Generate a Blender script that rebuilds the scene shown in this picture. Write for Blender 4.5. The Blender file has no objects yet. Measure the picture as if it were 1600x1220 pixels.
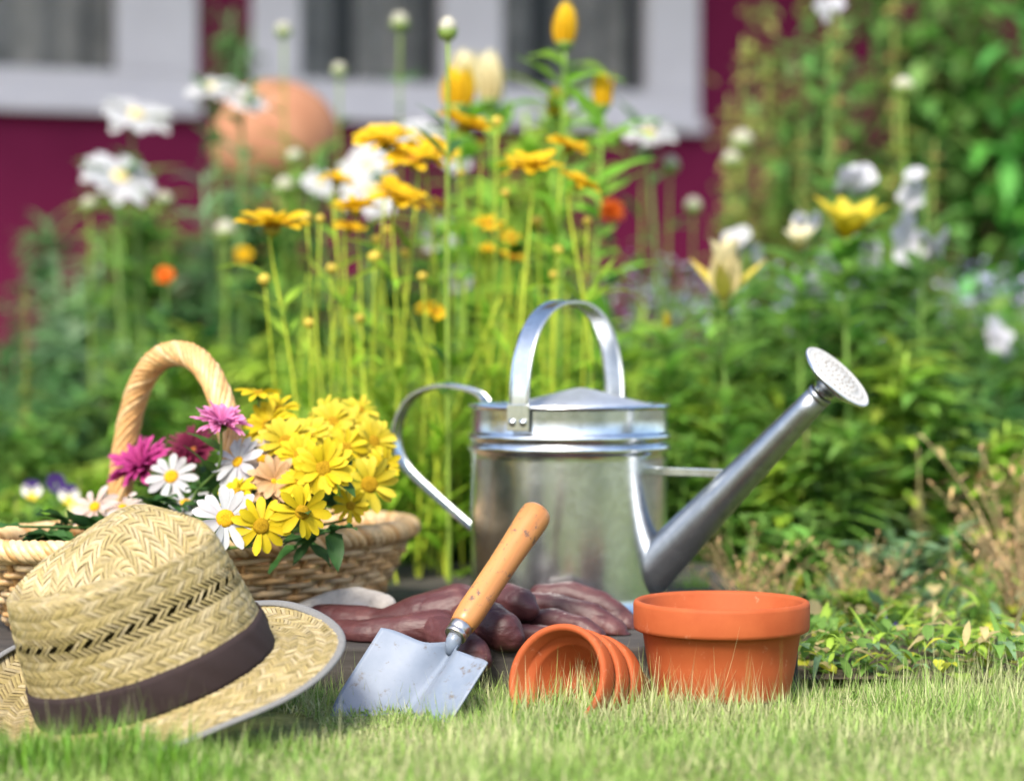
import bpy, math, random
import numpy as np
from mathutils import Vector, Matrix, Euler

random.seed(7)
rng = np.random.default_rng(11)
R = math.radians
C = bpy.context.scene.collection
SC = bpy.context.scene

# ------------------------------------------------------------------ camera
F = 3400.0                     # focal length in photograph pixels (1600 wide)
CAM_H = 0.302
PITCH = R(1.01)
cam_d = bpy.data.cameras.new('camera')
cam = bpy.data.objects.new('camera', cam_d)
C.objects.link(cam)
cam.location = (0, 0, CAM_H)
cam.rotation_euler = (R(90) - PITCH, 0, 0)
cam_d.sensor_width = 36.0
cam_d.lens = 36.0 * F / 1600.0
cam_d.clip_start = 0.02
cam_d.clip_end = 500
cam_d.dof.use_dof = True
cam_d.dof.focus_distance = 1.93
cam_d.dof.aperture_fstop = 2.8
cam_d.dof.aperture_blades = 0
SC.camera = cam

# ------------------------------------------------------------------ world, sun, exposure
SUN_EL, SUN_AZ = R(46), R(200)          # azimuth clockwise from +Y
w = bpy.data.worlds.new('World'); SC.world = w
w.use_nodes = True
nt = w.node_tree
bg = nt.nodes['Background']
sky = nt.nodes.new('ShaderNodeTexSky')
sky.sky_type = 'NISHITA'; sky.sun_disc = False
sky.sun_elevation = SUN_EL; sky.sun_rotation = SUN_AZ
sky.dust_density = 2.5; sky.ozone_density = 1.0; sky.air_density = 1.0
nt.links.new(sky.outputs[0], bg.inputs[0])
bg.inputs[1].default_value = 0.15
sd = bpy.data.lights.new('sun', 'SUN'); so = bpy.data.objects.new('sun', sd); C.objects.link(so)
sd.energy = 2.4; sd.angle = R(14); sd.color = (1, 0.93, 0.80)
sdir = Vector((math.sin(SUN_AZ) * math.cos(SUN_EL), math.cos(SUN_AZ) * math.cos(SUN_EL), math.sin(SUN_EL)))
so.rotation_euler = sdir.to_track_quat('Z', 'Y').to_euler()
so.location = (0, -3, 6)
SC.view_settings.view_transform = 'Standard'
SC.view_settings.look = 'None'
SC.view_settings.exposure = 1.42
SC.view_settings.gamma = 1.0
SC.view_settings.use_curve_mapping = False
SC.cycles.use_denoising = True
SC.cycles.max_bounces = 12
SC.cycles.diffuse_bounces = 8
SC.cycles.transmission_bounces = 10
SC.cycles.transparent_max_bounces = 16


def at(px, py, d):
    """photograph pixel -> world point on the plane y = d"""
    u = (px - 800) / F
    v = (610 - py) / F
    Y = math.cos(PITCH) + v * math.sin(PITCH)
    Z = v * math.cos(PITCH) - math.sin(PITCH)
    return Vector((u * d / Y, d, CAM_H + Z * d / Y))


# ------------------------------------------------------------------ materials
def new_mat(name):
    m = bpy.data.materials.new(name); m.use_nodes = True
    return m, m.node_tree.nodes, m.node_tree.links, m.node_tree.nodes['Principled BSDF'], m.node_tree.nodes['Material Output']


def ramp(n, stops):
    r = n.new('ShaderNodeValToRGB')
    e = r.color_ramp.elements
    e[0].position, e[0].color = stops[0][0], (*stops[0][1], 1)
    e[1].position, e[1].color = stops[-1][0], (*stops[-1][1], 1)
    for p, c in stops[1:-1]:
        x = e.new(p); x.color = (*c, 1)
    return r


def noise(n, l, scale, detail=5, rough=0.6, coord='Object', stretch=None):
    tc = n.new('ShaderNodeTexCoord')
    t = n.new('ShaderNodeTexNoise')
    t.inputs['Scale'].default_value = scale; t.inputs['Detail'].default_value = detail
    t.inputs['Roughness'].default_value = rough
    if stretch:
        mp = n.new('ShaderNodeMapping'); mp.inputs['Scale'].default_value = stretch
        l.new(tc.outputs[coord], mp.inputs[0]); l.new(mp.outputs[0], t.inputs['Vector'])
    else:
        l.new(tc.outputs[coord], t.inputs['Vector'])
    return t


def add_bump(n, l, b, height, strength, dist=0.002):
    bp = n.new('ShaderNodeBump'); bp.inputs['Strength'].default_value = strength
    bp.inputs['Distance'].default_value = dist
    l.new(height, bp.inputs['Height']); l.new(bp.outputs[0], b.inputs['Normal'])
    return bp


def mat_attr(name, rough=0.5, transl=0.0, spec=0.4, nscale=0, namt=0.3, bump=0.0, bdist=0.001, stretch=None, sheen=0):
    """colour from the mesh's own 'Col' attribute (leaf to leaf, strand to strand variation), with grain"""
    m, n, l, b, out = new_mat(name)
    a = n.new('ShaderNodeAttribute'); a.attribute_name = 'Col'
    col = a.outputs['Color']
    if nscale:
        t = noise(n, l, nscale, stretch=stretch)
        rp = ramp(n, [(0.25, (1 - namt,) * 3), (0.75, (1 + namt * 0.6,) * 3)])
        l.new(t.outputs['Fac'], rp.inputs[0])
        mx = n.new('ShaderNodeMix'); mx.data_type = 'RGBA'; mx.blend_type = 'MULTIPLY'
        mx.inputs[0].default_value = 1
        l.new(col, mx.inputs[6]); l.new(rp.outputs[0], mx.inputs[7]); col = mx.outputs[2]
        if bump: add_bump(n, l, b, t.outputs['Fac'], bump, bdist)
    l.new(col, b.inputs['Base Color'])
    b.inputs['Roughness'].default_value = rough
    b.inputs['Specular IOR Level'].default_value = spec
    if sheen: b.inputs['Sheen Weight'].default_value = sheen
    if transl:
        tr = n.new('ShaderNodeBsdfTranslucent'); l.new(col, tr.inputs[0])
        ms = n.new('ShaderNodeMixShader'); ms.inputs[0].default_value = transl
        l.new(b.outputs[0], ms.inputs[1]); l.new(tr.outputs[0], ms.inputs[2])
        l.new(ms.outputs[0], out.inputs[0])
    return m


M = {}
M['leaf'] = mat_attr('leaf', 0.5, 0.5, 0.28, 60, 0.25)
M['blade'] = mat_attr('grass_blade', 0.5, 0.35, 0.3)
M['petal'] = mat_attr('petal', 0.6, 0.35, 0.2, 90, 0.10)
M['florets'] = mat_attr('florets', 0.8, 0.0, 0.1, 900, 0.5, 0.8, 0.002)
M['stem'] = mat_attr('stem', 0.5, 0.15, 0.3, 120, 0.2)
M['straw'] = mat_attr('straw', 0.5, 0.12, 0.4, 260, 0.28, 0.25, 0.0006)
M['wicker'] = mat_attr('wicker', 0.42, 0.0, 0.5, 160, 0.35, 0.3, 0.001)
M['twig'] = mat_attr('twig', 0.8, 0.15, 0.2, 120, 0.3)


def m_zinc(name, base=(0.62, 0.65, 0.67), r0=0.16, r1=0.34):
    m, n, l, b, out = new_mat(name)
    tc = n.new('ShaderNodeTexCoord')
    v = n.new('ShaderNodeTexVoronoi'); v.inputs['Scale'].default_value = 120
    nz = noise(n, l, 45, 6, 0.7)
    mp = n.new('ShaderNodeVectorMath'); mp.operation = 'ADD'
    l.new(tc.outputs['Object'], mp.inputs[0])
    sc = n.new('ShaderNodeVectorMath'); sc.operation = 'SCALE'; sc.inputs['Scale'].default_value = 0.02
    l.new(nz.outputs['Color'], sc.inputs[0]); l.new(sc.outputs[0], mp.inputs[1]); l.new(mp.outputs[0], v.inputs['Vector'])
    rp = ramp(n, [(0.0, tuple(c * 0.80 for c in base)), (0.6, base), (1.0, tuple(min(1, c * 1.18) for c in base))])
    mx = n.new('ShaderNodeMix'); mx.data_type = 'FLOAT'; mx.inputs[0].default_value = 0.55
    sep = n.new('ShaderNodeSeparateColor'); l.new(v.outputs['Color'], sep.inputs[0])
    l.new(sep.outputs[0], mx.inputs[2]); l.new(nz.outputs['Fac'], mx.inputs[3])
    l.new(mx.outputs[0], rp.inputs[0]); l.new(rp.outputs[0], b.inputs['Base Color'])
    mr = n.new('ShaderNodeMapRange'); mr.inputs[3].default_value = r0; mr.inputs[4].default_value = r1
    big = noise(n, l, 14, 4, 0.6)
    l.new(big.outputs['Fac'], mr.inputs[0]); l.new(mr.outputs[0], b.inputs['Roughness'])
    b.inputs['Metallic'].default_value = 1.0
    add_bump(n, l, b, big.outputs['Fac'], 0.12, 0.004)
    return m


M['zinc'] = m_zinc('galvanised_zinc', (0.56, 0.59, 0.61), 0.15, 0.32)
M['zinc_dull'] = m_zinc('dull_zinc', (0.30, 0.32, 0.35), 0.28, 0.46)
M['zinc_lid'] = m_zinc('weathered_zinc', (0.60, 0.62, 0.65), 0.48, 0.62)
M['steel'] = m_zinc('ferrule_steel', (0.55, 0.5, 0.45), 0.22, 0.4)


def m_simple(name, c0, c1, scale, rough=0.6, bump=0.2, bdist=0.001, stretch=None, spec=0.4, detail=6, extra=None, lo=0.3, hi=0.7):
    m, n, l, b, out = new_mat(name)
    t = noise(n, l, scale, detail, 0.65, stretch=stretch)
    rp = ramp(n, [(lo, c0), (hi, c1)])
    l.new(t.outputs['Fac'], rp.inputs[0]); col = rp.outputs[0]
    if extra:                                   # (scale, colour, low, high) a second patchy stain
        t2 = noise(n, l, extra[0], 6, 0.7)
        r2 = ramp(n, [(extra[2], (0, 0, 0)), (extra[3], (1, 1, 1))])
        l.new(t2.outputs['Fac'], r2.inputs[0])
        mx = n.new('ShaderNodeMix'); mx.data_type = 'RGBA'
        mx.inputs[7].default_value = (*extra[1], 1)
        l.new(r2.outputs[0], mx.inputs[0]); l.new(col, mx.inputs[6]); col = mx.outputs[2]
    l.new(col, b.inputs['Base Color'])
    b.inputs['Roughness'].default_value = rough
    b.inputs['Specular IOR Level'].default_value = spec
    if bump: add_bump(n, l, b, t.outputs['Fac'], bump, bdist)
    return m


M['rose_face'] = m_simple('dusty_zinc', (0.357, 0.3485, 0.3315), (0.493, 0.4845, 0.4632), 160, 0.55, 0.4, 0.001)
M['terracotta'] = m_simple('terracotta', (0.285, 0.058, 0.016), (0.345, 0.080, 0.024), 24, 0.7, 0.25, 0.0006,
                           spec=0.22, extra=(70, (0.55, 0.27, 0.17), 0.62, 0.86))
M['blade_steel'] = m_simple('blade_enamel', (0.1344, 0.168, 0.2226), (0.21, 0.2394, 0.294), 18, 0.33, 0.12, 0.001, spec=0.5,
                            extra=(70, (0.11, 0.095, 0.085), 0.57, 0.66))
M['handle_wood'] = m_simple('varnished_wood', (0.328, 0.1353, 0.041), (0.4346, 0.205, 0.0697), 60, 0.36, 0.15, 0.0006,
                            stretch=(1, 1, 0.12), extra=(95, (0.13, 0.075, 0.05), 0.57, 0.65))
M['leather'] = m_simple('plum_leather', (0.036, 0.010, 0.0105), (0.078, 0.024, 0.025), 26, 0.50, 0.55, 0.005, spec=0.4, stretch=(0.5, 1.5, 1.5),
                        extra=(30, (0.125, 0.050, 0.044), 0.52, 0.80))
M['lining'] = m_simple('white_lining', (0.288, 0.264, 0.24), (0.4, 0.368, 0.336), 120, 0.9, 0.5, 0.002)
M['binding'] = m_simple('grey_binding', (0.1105, 0.1105, 0.1105), (0.1827, 0.1827, 0.1785), 700, 0.9, 0.4, 0.0006)
M['ribbon'] = m_simple('brown_ribbon', (0.0135, 0.0075, 0.0075), (0.027, 0.01425, 0.015), 600, 0.9, 0.35, 0.0006, stretch=(1, 1, 5))
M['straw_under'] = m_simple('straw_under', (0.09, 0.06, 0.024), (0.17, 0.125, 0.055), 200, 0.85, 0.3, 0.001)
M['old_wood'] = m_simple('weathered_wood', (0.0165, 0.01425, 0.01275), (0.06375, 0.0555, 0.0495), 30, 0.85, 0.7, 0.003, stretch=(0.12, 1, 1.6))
M['maroon'] = m_simple('maroon_wall_paint', (0.108, 0.0064, 0.0336), (0.136, 0.0096, 0.044), 3, 0.8, 0.1, 0.002, spec=0.12)
M['white_paint'] = m_simple('white_window_paint', (0.492, 0.4756, 0.5084), (0.5576, 0.5412, 0.574), 6, 0.5, 0.1, 0.002)
M['curtain'] = m_simple('grey_curtain', (0.26, 0.25, 0.24), (0.66, 0.64, 0.60), 9, 0.9, 0.2, 0.002)
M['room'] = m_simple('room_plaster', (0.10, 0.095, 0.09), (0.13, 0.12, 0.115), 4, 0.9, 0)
M['soil'] = m_simple('soil', (0.030, 0.022, 0.014), (0.085, 0.062, 0.038), 25, 0.95, 0.8, 0.01)
M['lawn'] = m_simple('lawn_thatch', (0.10, 0.13, 0.035), (0.24, 0.25, 0.09), 60, 0.95, 0.8, 0.006)
M['ball'] = m_simple('salmon_clay', (0.24, 0.1, 0.0496), (0.336, 0.16, 0.088), 14, 0.8, 0.3, 0.002)
m, n, l, b, out = new_mat('window_glass')
b.inputs['Base Color'].default_value = (0.02, 0.022, 0.022, 1); b.inputs['Roughness'].default_value = 0.03
b.inputs['Alpha'].default_value = 0.22; b.inputs['Specular IOR Level'].default_value = 0.5
M['glass'] = m


# ------------------------------------------------------------------ mesh building
class MB:
    def __init__(s): s.v = []; s.f = []; s.c = []; s.n = 0

    def add(s, v, f, col=(0.5, 0.5, 0.5)):
        v = np.asarray(v, dtype=float).reshape(-1, 3)
        c = np.asarray(col, dtype=float)
        if c.ndim == 1: c = np.tile(c[:3], (len(v), 1))
        s.v.append(v); s.c.append(c)
        if isinstance(f, np.ndarray): s.f.extend((f + s.n).tolist())
        else: s.f.extend([[i + s.n for i in q] for q in f])
        s.n += len(v)

    def build(s, name, mat, parent=None, local=False, smooth=True):
        me = bpy.data.meshes.new(name)
        v = np.concatenate(s.v)
        if parent is not None and not local:
            v = v - np.array(parent.location)
        me.from_pydata(v.tolist(), [], s.f)
        a = me.color_attributes.new('Col', 'FLOAT_COLOR', 'POINT')
        c = np.concatenate(s.c); c4 = np.ones((len(c), 4)); c4[:, :3] = c
        a.data.foreach_set('color', c4.ravel())
        if smooth: me.polygons.foreach_set('use_smooth', [True] * len(me.polygons))
        me.materials.append(mat); me.update()
        o = bpy.data.objects.new(name, me); C.objects.link(o)
        if parent is not None: o.parent = parent
        return o


def thing(name, label, cat, loc=(0, 0, 0), group=None, mat4=None):
    o = bpy.data.objects.new(name, None); C.objects.link(o)
    o.empty_display_size = 0.02
    if mat4 is not None: o.matrix_world = mat4
    else: o.location = loc
    o['label'] = label; o['category'] = cat
    if group: o['group'] = group
    return o


def tag(o, label=None, cat=None, group=None, kind=None):
    if label: o['label'] = label
    if cat: o['category'] = cat
    if group: o['group'] = group
    if kind: o['kind'] = kind
    return o


def unit(a):
    a = np.asarray(a, float)
    return a / np.maximum(np.linalg.norm(a, axis=-1, keepdims=True), 1e-9)


PROFILE = {
    'lance': lambda t: np.sin(np.pi * np.clip(t, 0, 1) ** 0.75) ** 0.9 + 0.02,
    'broad': lambda t: np.sin(np.pi * np.clip(t, 0, 1) ** 0.62) ** 0.75 + 0.02,
    'linear': lambda t: (1 - t ** 2.2) * (0.55 + 0.45 * np.sin(np.pi * np.minimum(t * 1.4, 1))) + 0.02,
    'petal': lambda t: np.minimum(0.30 + 1.15 * t ** 0.9, 1.0) * np.sqrt(np.maximum(1 - np.maximum((t - 0.68) / 0.33, 0) ** 2.2, 0.004)),
    'strap': lambda t: np.minimum(0.55 + 0.9 * t, 1.0) * np.sqrt(np.maximum(1 - np.maximum((t - 0.75) / 0.26, 0) ** 2, 0.01)),
    'tulip': lambda t: np.sin(np.pi * np.clip(0.12 + 0.88 * t, 0, 1) ** 0.85) ** 0.7 + 0.02,
}


def leaves(mb, base, dirs, length, width, droop, col, up=(0, 0, 1), nseg=5, fold=0.25, prof='lance', roll=None, tipcol=None, wav=0.0):
    """many leaf/petal blades at once; dirs = starting direction, droop bends them away from `up`"""
    base = np.atleast_2d(np.asarray(base, float)); N = len(base)
    dirs = unit(np.broadcast_to(np.asarray(dirs, float), (N, 3)))
    L = np.broadcast_to(np.asarray(length, float), (N,)); Wd = np.broadcast_to(np.asarray(width, float), (N,))
    D = np.broadcast_to(np.asarray(droop, float), (N,)); up = np.broadcast_to(np.asarray(up, float), (N, 3))
    col = np.broadcast_to(np.asarray(col, float), (N, 3))
    t = np.linspace(0, 1, nseg + 1)
    T = t[None, :, None]
    p = base[:, None, :] + dirs[:, None, :] * (L[:, None, None] * T) - up[:, None, :] * ((D * L)[:, None, None] * T ** 2)
    tan = unit(dirs[:, None, :] - up[:, None, :] * (2 * D[:, None, None] * T))
    side0 = np.cross(dirs, up)
    bad = np.linalg.norm(side0, axis=1) < 0.12
    if bad.any():
        ang = rng.uniform(0, 6.28, bad.sum())
        side0[bad] = np.cross(dirs[bad], np.stack([np.cos(ang), np.sin(ang), 0 * ang], 1))
    side = unit(side0)[:, None, :] + 0 * tan
    nrm = unit(np.cross(side, tan))
    if roll is not None:
        r = np.broadcast_to(np.asarray(roll, float), (N,))[:, None, None]
        side, nrm = side * np.cos(r) + nrm * np.sin(r), nrm * np.cos(r) - side * np.sin(r)
    ww = (Wd[:, None] * 0.5 * PROFILE[prof](t)[None, :])[:, :, None]
    wave = 0
    if wav:
        ph = rng.uniform(0, 6.28, N)
        wave = (wav * Wd[:, None] * np.sin(ph[:, None] + 9 * t[None, :]))[:, :, None] * nrm
    e0 = p - side * ww + nrm * ww * fold + wave
    e1 = p + side * ww + nrm * ww * fold - wave
    V = np.stack([e0, p, e1], 2)                       # N, nseg+1, 3, 3
    K = (nseg + 1) * 3
    q = []
    for i in range(nseg):
        for j in range(2):
            a = i * 3 + j
            q.append((a, a + 1, a + 4, a + 3))
    q = np.array(q)
    Fq = (np.arange(N)[:, None, None] * K + q[None]).reshape(-1, 4)
    cc = np.repeat(col[:, None, :], K, 1).reshape(N, nseg + 1, 3, 3).copy()
    if tipcol is not None:
        tc = np.broadcast_to(np.asarray(tipcol, float), (N, 3))[:, None, None, :]
        k = (t ** 1.5)[None, :, None, None]
        cc = cc * (1 - k) + tc * k
    cc[:, :, 1, :] *= 1.12                              # paler midrib
    mb.add(V.reshape(-1, 3), Fq, cc.reshape(-1, 3))


def jitter(col, n, amt=0.2, hue=0.1):
    c = np.tile(np.asarray(col, float), (n, 1))
    return np.clip(c * rng.uniform(1 - amt, 1 + amt, (n, 1)) * rng.uniform(1 - hue, 1 + hue, (n, 3)), 0, 1)


def frames(pts, closed=False, up0=None):
    P = np.asarray(pts, float)
    T = unit(np.roll(P, -1, 0) - np.roll(P, 1, 0)) if closed else unit(np.gradient(P, axis=0))
    up = np.asarray(up0 if up0 is not None else ((0, 0, 1) if abs(T[0][2]) < 0.9 else (1, 0, 0)), float)
    Nn = []
    nrm = unit(up - T[0] * np.dot(up, T[0]))
    for i in range(len(P)):
        nrm = unit(nrm - T[i] * np.dot(nrm, T[i])); Nn.append(nrm)
    Nn = np.array(Nn)
    return P, T, Nn, np.cross(T, Nn)


def tube(mb, pts, rad, ns=8, col=(0.5, 0.5, 0.5), closed=False, cap=True, up0=None):
    P, T, Nn, B = frames(pts, closed, up0)
    K = len(P); rad = np.broadcast_to(np.asarray(rad, float), (K,))
    a = np.linspace(0, 2 * np.pi, ns, endpoint=False)
    V = P[:, None, :] + rad[:, None, None] * (np.cos(a)[None, :, None] * Nn[:, None, :] + np.sin(a)[None, :, None] * B[:, None, :])
    f = []
    for i in range(K if closed else K - 1):
        i2 = (i + 1) % K
        for j in range(ns):
            j2 = (j + 1) % ns
            f.append((i * ns + j, i * ns + j2, i2 * ns + j2, i2 * ns + j))
    if cap and not closed:
        f.append(tuple(range(ns))[::-1]); f.append(tuple((K - 1) * ns + j for j in range(ns)))
    c = np.asarray(col, float)
    if c.ndim == 2: c = np.repeat(c, ns, 0)
    mb.add(V.reshape(-1, 3), f, c)


def sweep(mb, pts, side, prof, col=(0.5, 0.5, 0.5)):
    """sweep a closed 2-D profile (along side, along normal) with a fixed side vector"""
    P = np.asarray(pts, float); T = unit(np.gradient(P, axis=0))
    side = np.broadcast_to(np.asarray(side, float), P.shape)
    S = unit(side - T * (side * T).sum(1, keepdims=True)); Nn = np.cross(S, T)
    pr = np.asarray(prof, float); k = len(pr)
    V = P[:, None, :] + pr[None, :, 0, None] * S[:, None, :] + pr[None, :, 1, None] * Nn[:, None, :]
    f = []
    for i in range(len(P) - 1):
        for j in range(k):
            j2 = (j + 1) % k
            f.append((i * k + j, i * k + j2, (i + 1) * k + j2, (i + 1) * k + j))
    f.append(tuple(range(k))[::-1]); f.append(tuple((len(P) - 1) * k + j for j in range(k)))
    mb.add(V.reshape(-1, 3), f, col)


def lathe(mb, prof, ns=64, M4=None, col=(0.5, 0.5, 0.5), sx=1.0, sy=1.0):
    pr = np.asarray(prof, float); a = np.linspace(0, 2 * np.pi, ns, endpoint=False)
    V = np.stack([pr[:, 0, None] * np.cos(a)[None] * sx, pr[:, 0, None] * np.sin(a)[None] * sy, np.repeat(pr[:, 1, None], ns, 1)], 2)
    V = V.reshape(-1, 3)
    f = []
    for i in range(len(pr) - 1):
        for j in range(ns):
            j2 = (j + 1) % ns
            f.append((i * ns + j, i * ns + j2, (i + 1) * ns + j2, (i + 1) * ns + j))
    if M4 is not None:
        m = np.array(M4); V = V @ m[:3, :3].T + m[:3, 3]
    mb.add(V, f, col)


def box(mb, x0, x1, y0, y1, z0, z1, col=(0.5, 0.5, 0.5)):
    v = [(x0, y0, z0), (x1, y0, z0), (x1, y1, z0), (x0, y1, z0), (x0, y0, z1), (x1, y0, z1), (x1, y1, z1), (x0, y1, z1)]
    mb.add(v, [(0, 3, 2, 1), (4, 5, 6, 7), (0, 1, 5, 4), (1, 2, 6, 5), (2, 3, 7, 6), (3, 0, 4, 7)], col)


def bezier(p0, p1, p2, n=12):
    t = np.linspace(0, 1, n)[:, None]
    p0, p1, p2 = (np.asarray(p, float) for p in (p0, p1, p2))
    return p0 * (1 - t) ** 2 + 2 * p1 * t * (1 - t) + p2 * t ** 2


def smooth_path(pts, n=40):
    P = np.asarray(pts, float)
    P = np.vstack([2 * P[0] - P[1], P, 2 * P[-1] - P[-2]])
    segs = len(P) - 3; out = []
    for u in np.linspace(0, segs, n):
        i = min(int(u), segs - 1); t = u - i
        a, b_, c, d = P[i:i + 4]
        out.append(0.5 * (2 * b_ + (c - a) * t + (2 * a - 5 * b_ + 4 * c - d) * t * t + (3 * b_ - a - 3 * c + d) * t ** 3))
    return np.array(out)


def bevel(o, width, seg=2):
    md = o.modifiers.new('bevel', 'BEVEL'); md.width = width; md.segments = seg; md.limit_method = 'ANGLE'
    return o


def align(z, loc, spin=0.0):
    q = Vector(z).normalized().to_track_quat('Z', 'Y')
    return Matrix.Translation(Vector(loc)) @ q.to_matrix().to_4x4() @ Matrix.Rotation(spin, 4, 'Z')


# ------------------------------------------------------------------ ground
def sheet(name, mat, x0, x1, y0, y1, z, nx=2, ny=2, amp=0.0):
    mb = MB()
    xs, ys = np.linspace(x0, x1, nx), np.linspace(y0, y1, ny)
    X, Y = np.meshgrid(xs, ys)
    Z = z + amp * (np.sin(X * 9 + 1) * np.cos(Y * 7) + 0.5 * np.sin(X * 23 + Y * 17))
    q = [(j * nx + i, j * nx + i + 1, (j + 1) * nx + i + 1, (j + 1) * nx + i) for j in range(ny - 1) for i in range(nx - 1)]
    mb.add(np.stack([X, Y, Z], 2).reshape(-1, 3), q)
    return tag(mb.build(name, mat), kind='structure')


sheet('ground', M['lawn'], -150, 150, -150, 150, -0.012)
sheet('garden_bed', M['soil'], -7, 7, 2.02, 9.5, 0.0, 60, 30, 0.004)

HAT_C = (-0.300, 1.80)
BX0, BX1, BY0, BY1, BZ = -0.78, 0.262, 1.985, 2.80, 0.032


def make_grass():
    def blades(n, x0, x1, y0, y1, hmin, hmax, wmin, wmax, straw=0.3):
        x = rng.uniform(x0, x1, n); y = rng.uniform(y0, y1, n)
        keep = ~((x > BX0) & (x < BX1) & (y > BY0 - 0.004))
        keep &= ~(((x - HAT_C[0]) / 0.14) ** 2 + ((y - HAT_C[1]) / 0.12) ** 2 < 1)
        keep &= ~((x - 0.188) ** 2 + (y - 1.95) ** 2 < 0.058 ** 2)
        edge = 2.02 + 0.035 * np.sin(x * 11 + 2) + 0.025 * np.sin(x * 37)
        keep &= (y < edge) | (rng.uniform(0, 1, n) < 0.16 * (y < 2.2))
        x, y = x[keep], y[keep]; n = len(x)
        h = rng.uniform(hmin, hmax, n) * (0.75 + 0.35 * np.sin(x * 21 + 2 * np.sin(y * 13)) * np.sin(y * 17 + x * 5))
        h = h * np.where((x > -0.165) & (x < -0.02) & (y > 1.70) & (y < 1.90), 0.5, 1.0)
        a = rng.uniform(0, 2 * np.pi, n)
        lean = rng.uniform(0.15, 1.0, n) if wmax > 0.0015 else rng.uniform(0.3, 1.9, n)
        d = np.stack([np.cos(a) * lean, np.sin(a) * lean, np.ones(n)], 1)
        wd = rng.uniform(wmin, wmax, n)
        clump = np.sin(x * 14 + 1.3) * np.cos(y * 19) + 0.6 * np.sin(x * 47) * np.sin(y * 39)
        g = np.array([0.14, 0.30, 0.030]); lg = np.array([0.29, 0.43, 0.10]); st = np.array([0.54, 0.51, 0.30])
        k = np.clip(0.5 + 0.42 * clump + rng.normal(0, 0.25, n), 0, 1)[:, None]
        col = g * (1 - k) + lg * k
        s = rng.uniform(0, 1, n) < straw * (0.9 + 0.9 * np.sin(x * 17 + 3 * np.sin(y * 8)) * np.sin(y * 23))
        col[s] = col[s] * 0.25 + st * 0.75
        tip = col * 0.7 + np.array([0.50, 0.50, 0.24]) * 0.3
        col *= rng.uniform(0.60, 1.1, (n, 1))
        return np.stack([x, y, np.full(n, -0.010)], 1), d, h, wd, rng.uniform(-0.3, 1.3, n) if wmax > 0.0015 else rng.uniform(-0.8, 1.6, n), col, tip
    mb = MB()
    for args in ((56000, -0.48, 0.48, 1.15, 2.26, 0.015, 0.031, 0.0008, 0.0024, 0.22),
                 (30000, -0.50, 0.50, 1.60, 2.24, 0.018, 0.040, 0.0004, 0.0009, 0.7),
                 (4200, -0.50, 0.50, 1.55, 2.2, 0.032, 0.062, 0.0005, 0.0011, 0.85),
                 (5000, -0.45, 0.45, 1.78, 2.02, 0.022, 0.046, 0.0006, 0.0012, 0.85),
                 (22000, -1.5, 1.5, 0.2, 2.3, 0.018, 0.034, 0.0012, 0.0026, 0.3)):
        b_, d, h, wd, dr, c, tc = blades(*args)
        leaves(mb, b_, d, h, wd, dr, c, nseg=3 if args[6] > 0.0015 else 5, fold=0.2, prof='linear', tipcol=tc)
    # taller tufts in front of the hat
    for (px, py, d0, n_, hh) in ((190, 1150, 1.645, 300, 0.045), (90, 1155, 1.63, 260, 0.041), (250, 1160, 1.61, 180, 0.037), (330, 1190, 1.55, 120, 0.035), (20, 1150, 1.62, 220, 0.045)):
        p = at(px, py, d0)
        ba = np.stack([rng.normal(p.x, 0.022, n_), rng.normal(d0, 0.02, n_), np.full(n_, -0.01)], 1)
        a = rng.uniform(0, 6.28, n_); ln = rng.uniform(0.1, 0.6, n_)
        leaves(mb, ba, np.stack([np.cos(a) * ln, np.sin(a) * ln, np.ones(n_)], 1), rng.uniform(0.5, 1.1, n_) * hh,
               rng.uniform(0.0014, 0.003, n_), rng.uniform(0, 0.5, n_), jitter((0.12, 0.25, 0.025), n_, 0.4), nseg=4, prof='linear')
    # a few single long blades by the trowel and the pots
    for (px, d0, hh, ln) in ((505, 1.80, 0.055, 0.2), (425, 1.78, 0.04, -0.2), (1003, 1.80, 0.068, 0.55), (800, 1.79, 0.050, 0.1), (1115, 1.84, 0.048, 0.15),
                             (1045, 1.85, 0.042, -0.1), (700, 1.78, 0.035, 0.4), (990, 1.82, 0.045, 0.3), (1175, 1.83, 0.03, 0.4), (355, 1.7, 0.04, .3)):
        x = (px - 800) / F * d0
        leaves(mb, [(x, d0, -0.008)], [(ln, 0, 1)], hh, 0.0032, 0.1, (0.26, 0.36, 0.05), nseg=5, prof='linear', tipcol=(0.55, 0.5, 0.2))
    o = mb.build('grass', M['blade'])
    tag(o, 'short sunlit lawn grass with straw coloured tips in the foreground', 'grass', kind='stuff')


make_grass()

# ------------------------------------------------------------------ house
WANG = R(18)
HOUSE0 = Vector((0, 7.3, 0))


def s_of(px):
    k = (px - 800) / F
    return k * 7.3 / (math.cos(WANG) - k * math.sin(WANG))


house = thing('house', 'maroon painted house wall with white framed windows behind the flower bed', 'house',
              mat4=Matrix.Translation(HOUSE0) @ Matrix.Rotation(WANG, 4, 'Z'))
WZ0, WZ1 = 1.060, 2.40
wins = [(s_of(-560), s_of(308)), (s_of(393), s_of(1088))]
mb = MB()
xs = [-5.0, wins[0][0], wins[0][1], wins[1][0], wins[1][1], 5.0]
for i in range(5):
    if i in (1, 3):
        box(mb, xs[i], xs[i + 1], 0, 0.22, -0.1, WZ0); box(mb, xs[i], xs[i + 1], 0, 0.22, WZ1, 2.748)
    else:
        box(mb, xs[i], xs[i + 1], 0, 0.22, -0.1, 2.748)
mb.build('wall', M['maroon'], house, local=True, smooth=False)
mb = MB(); box(mb, -5.2, 5.2, -1.75, 0.9, 2.75, 2.87)  # deep overhang out of view, added to shade the wall and windows
mb.build('shade_eave', M['room'], house, local=True, smooth=False)
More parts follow.
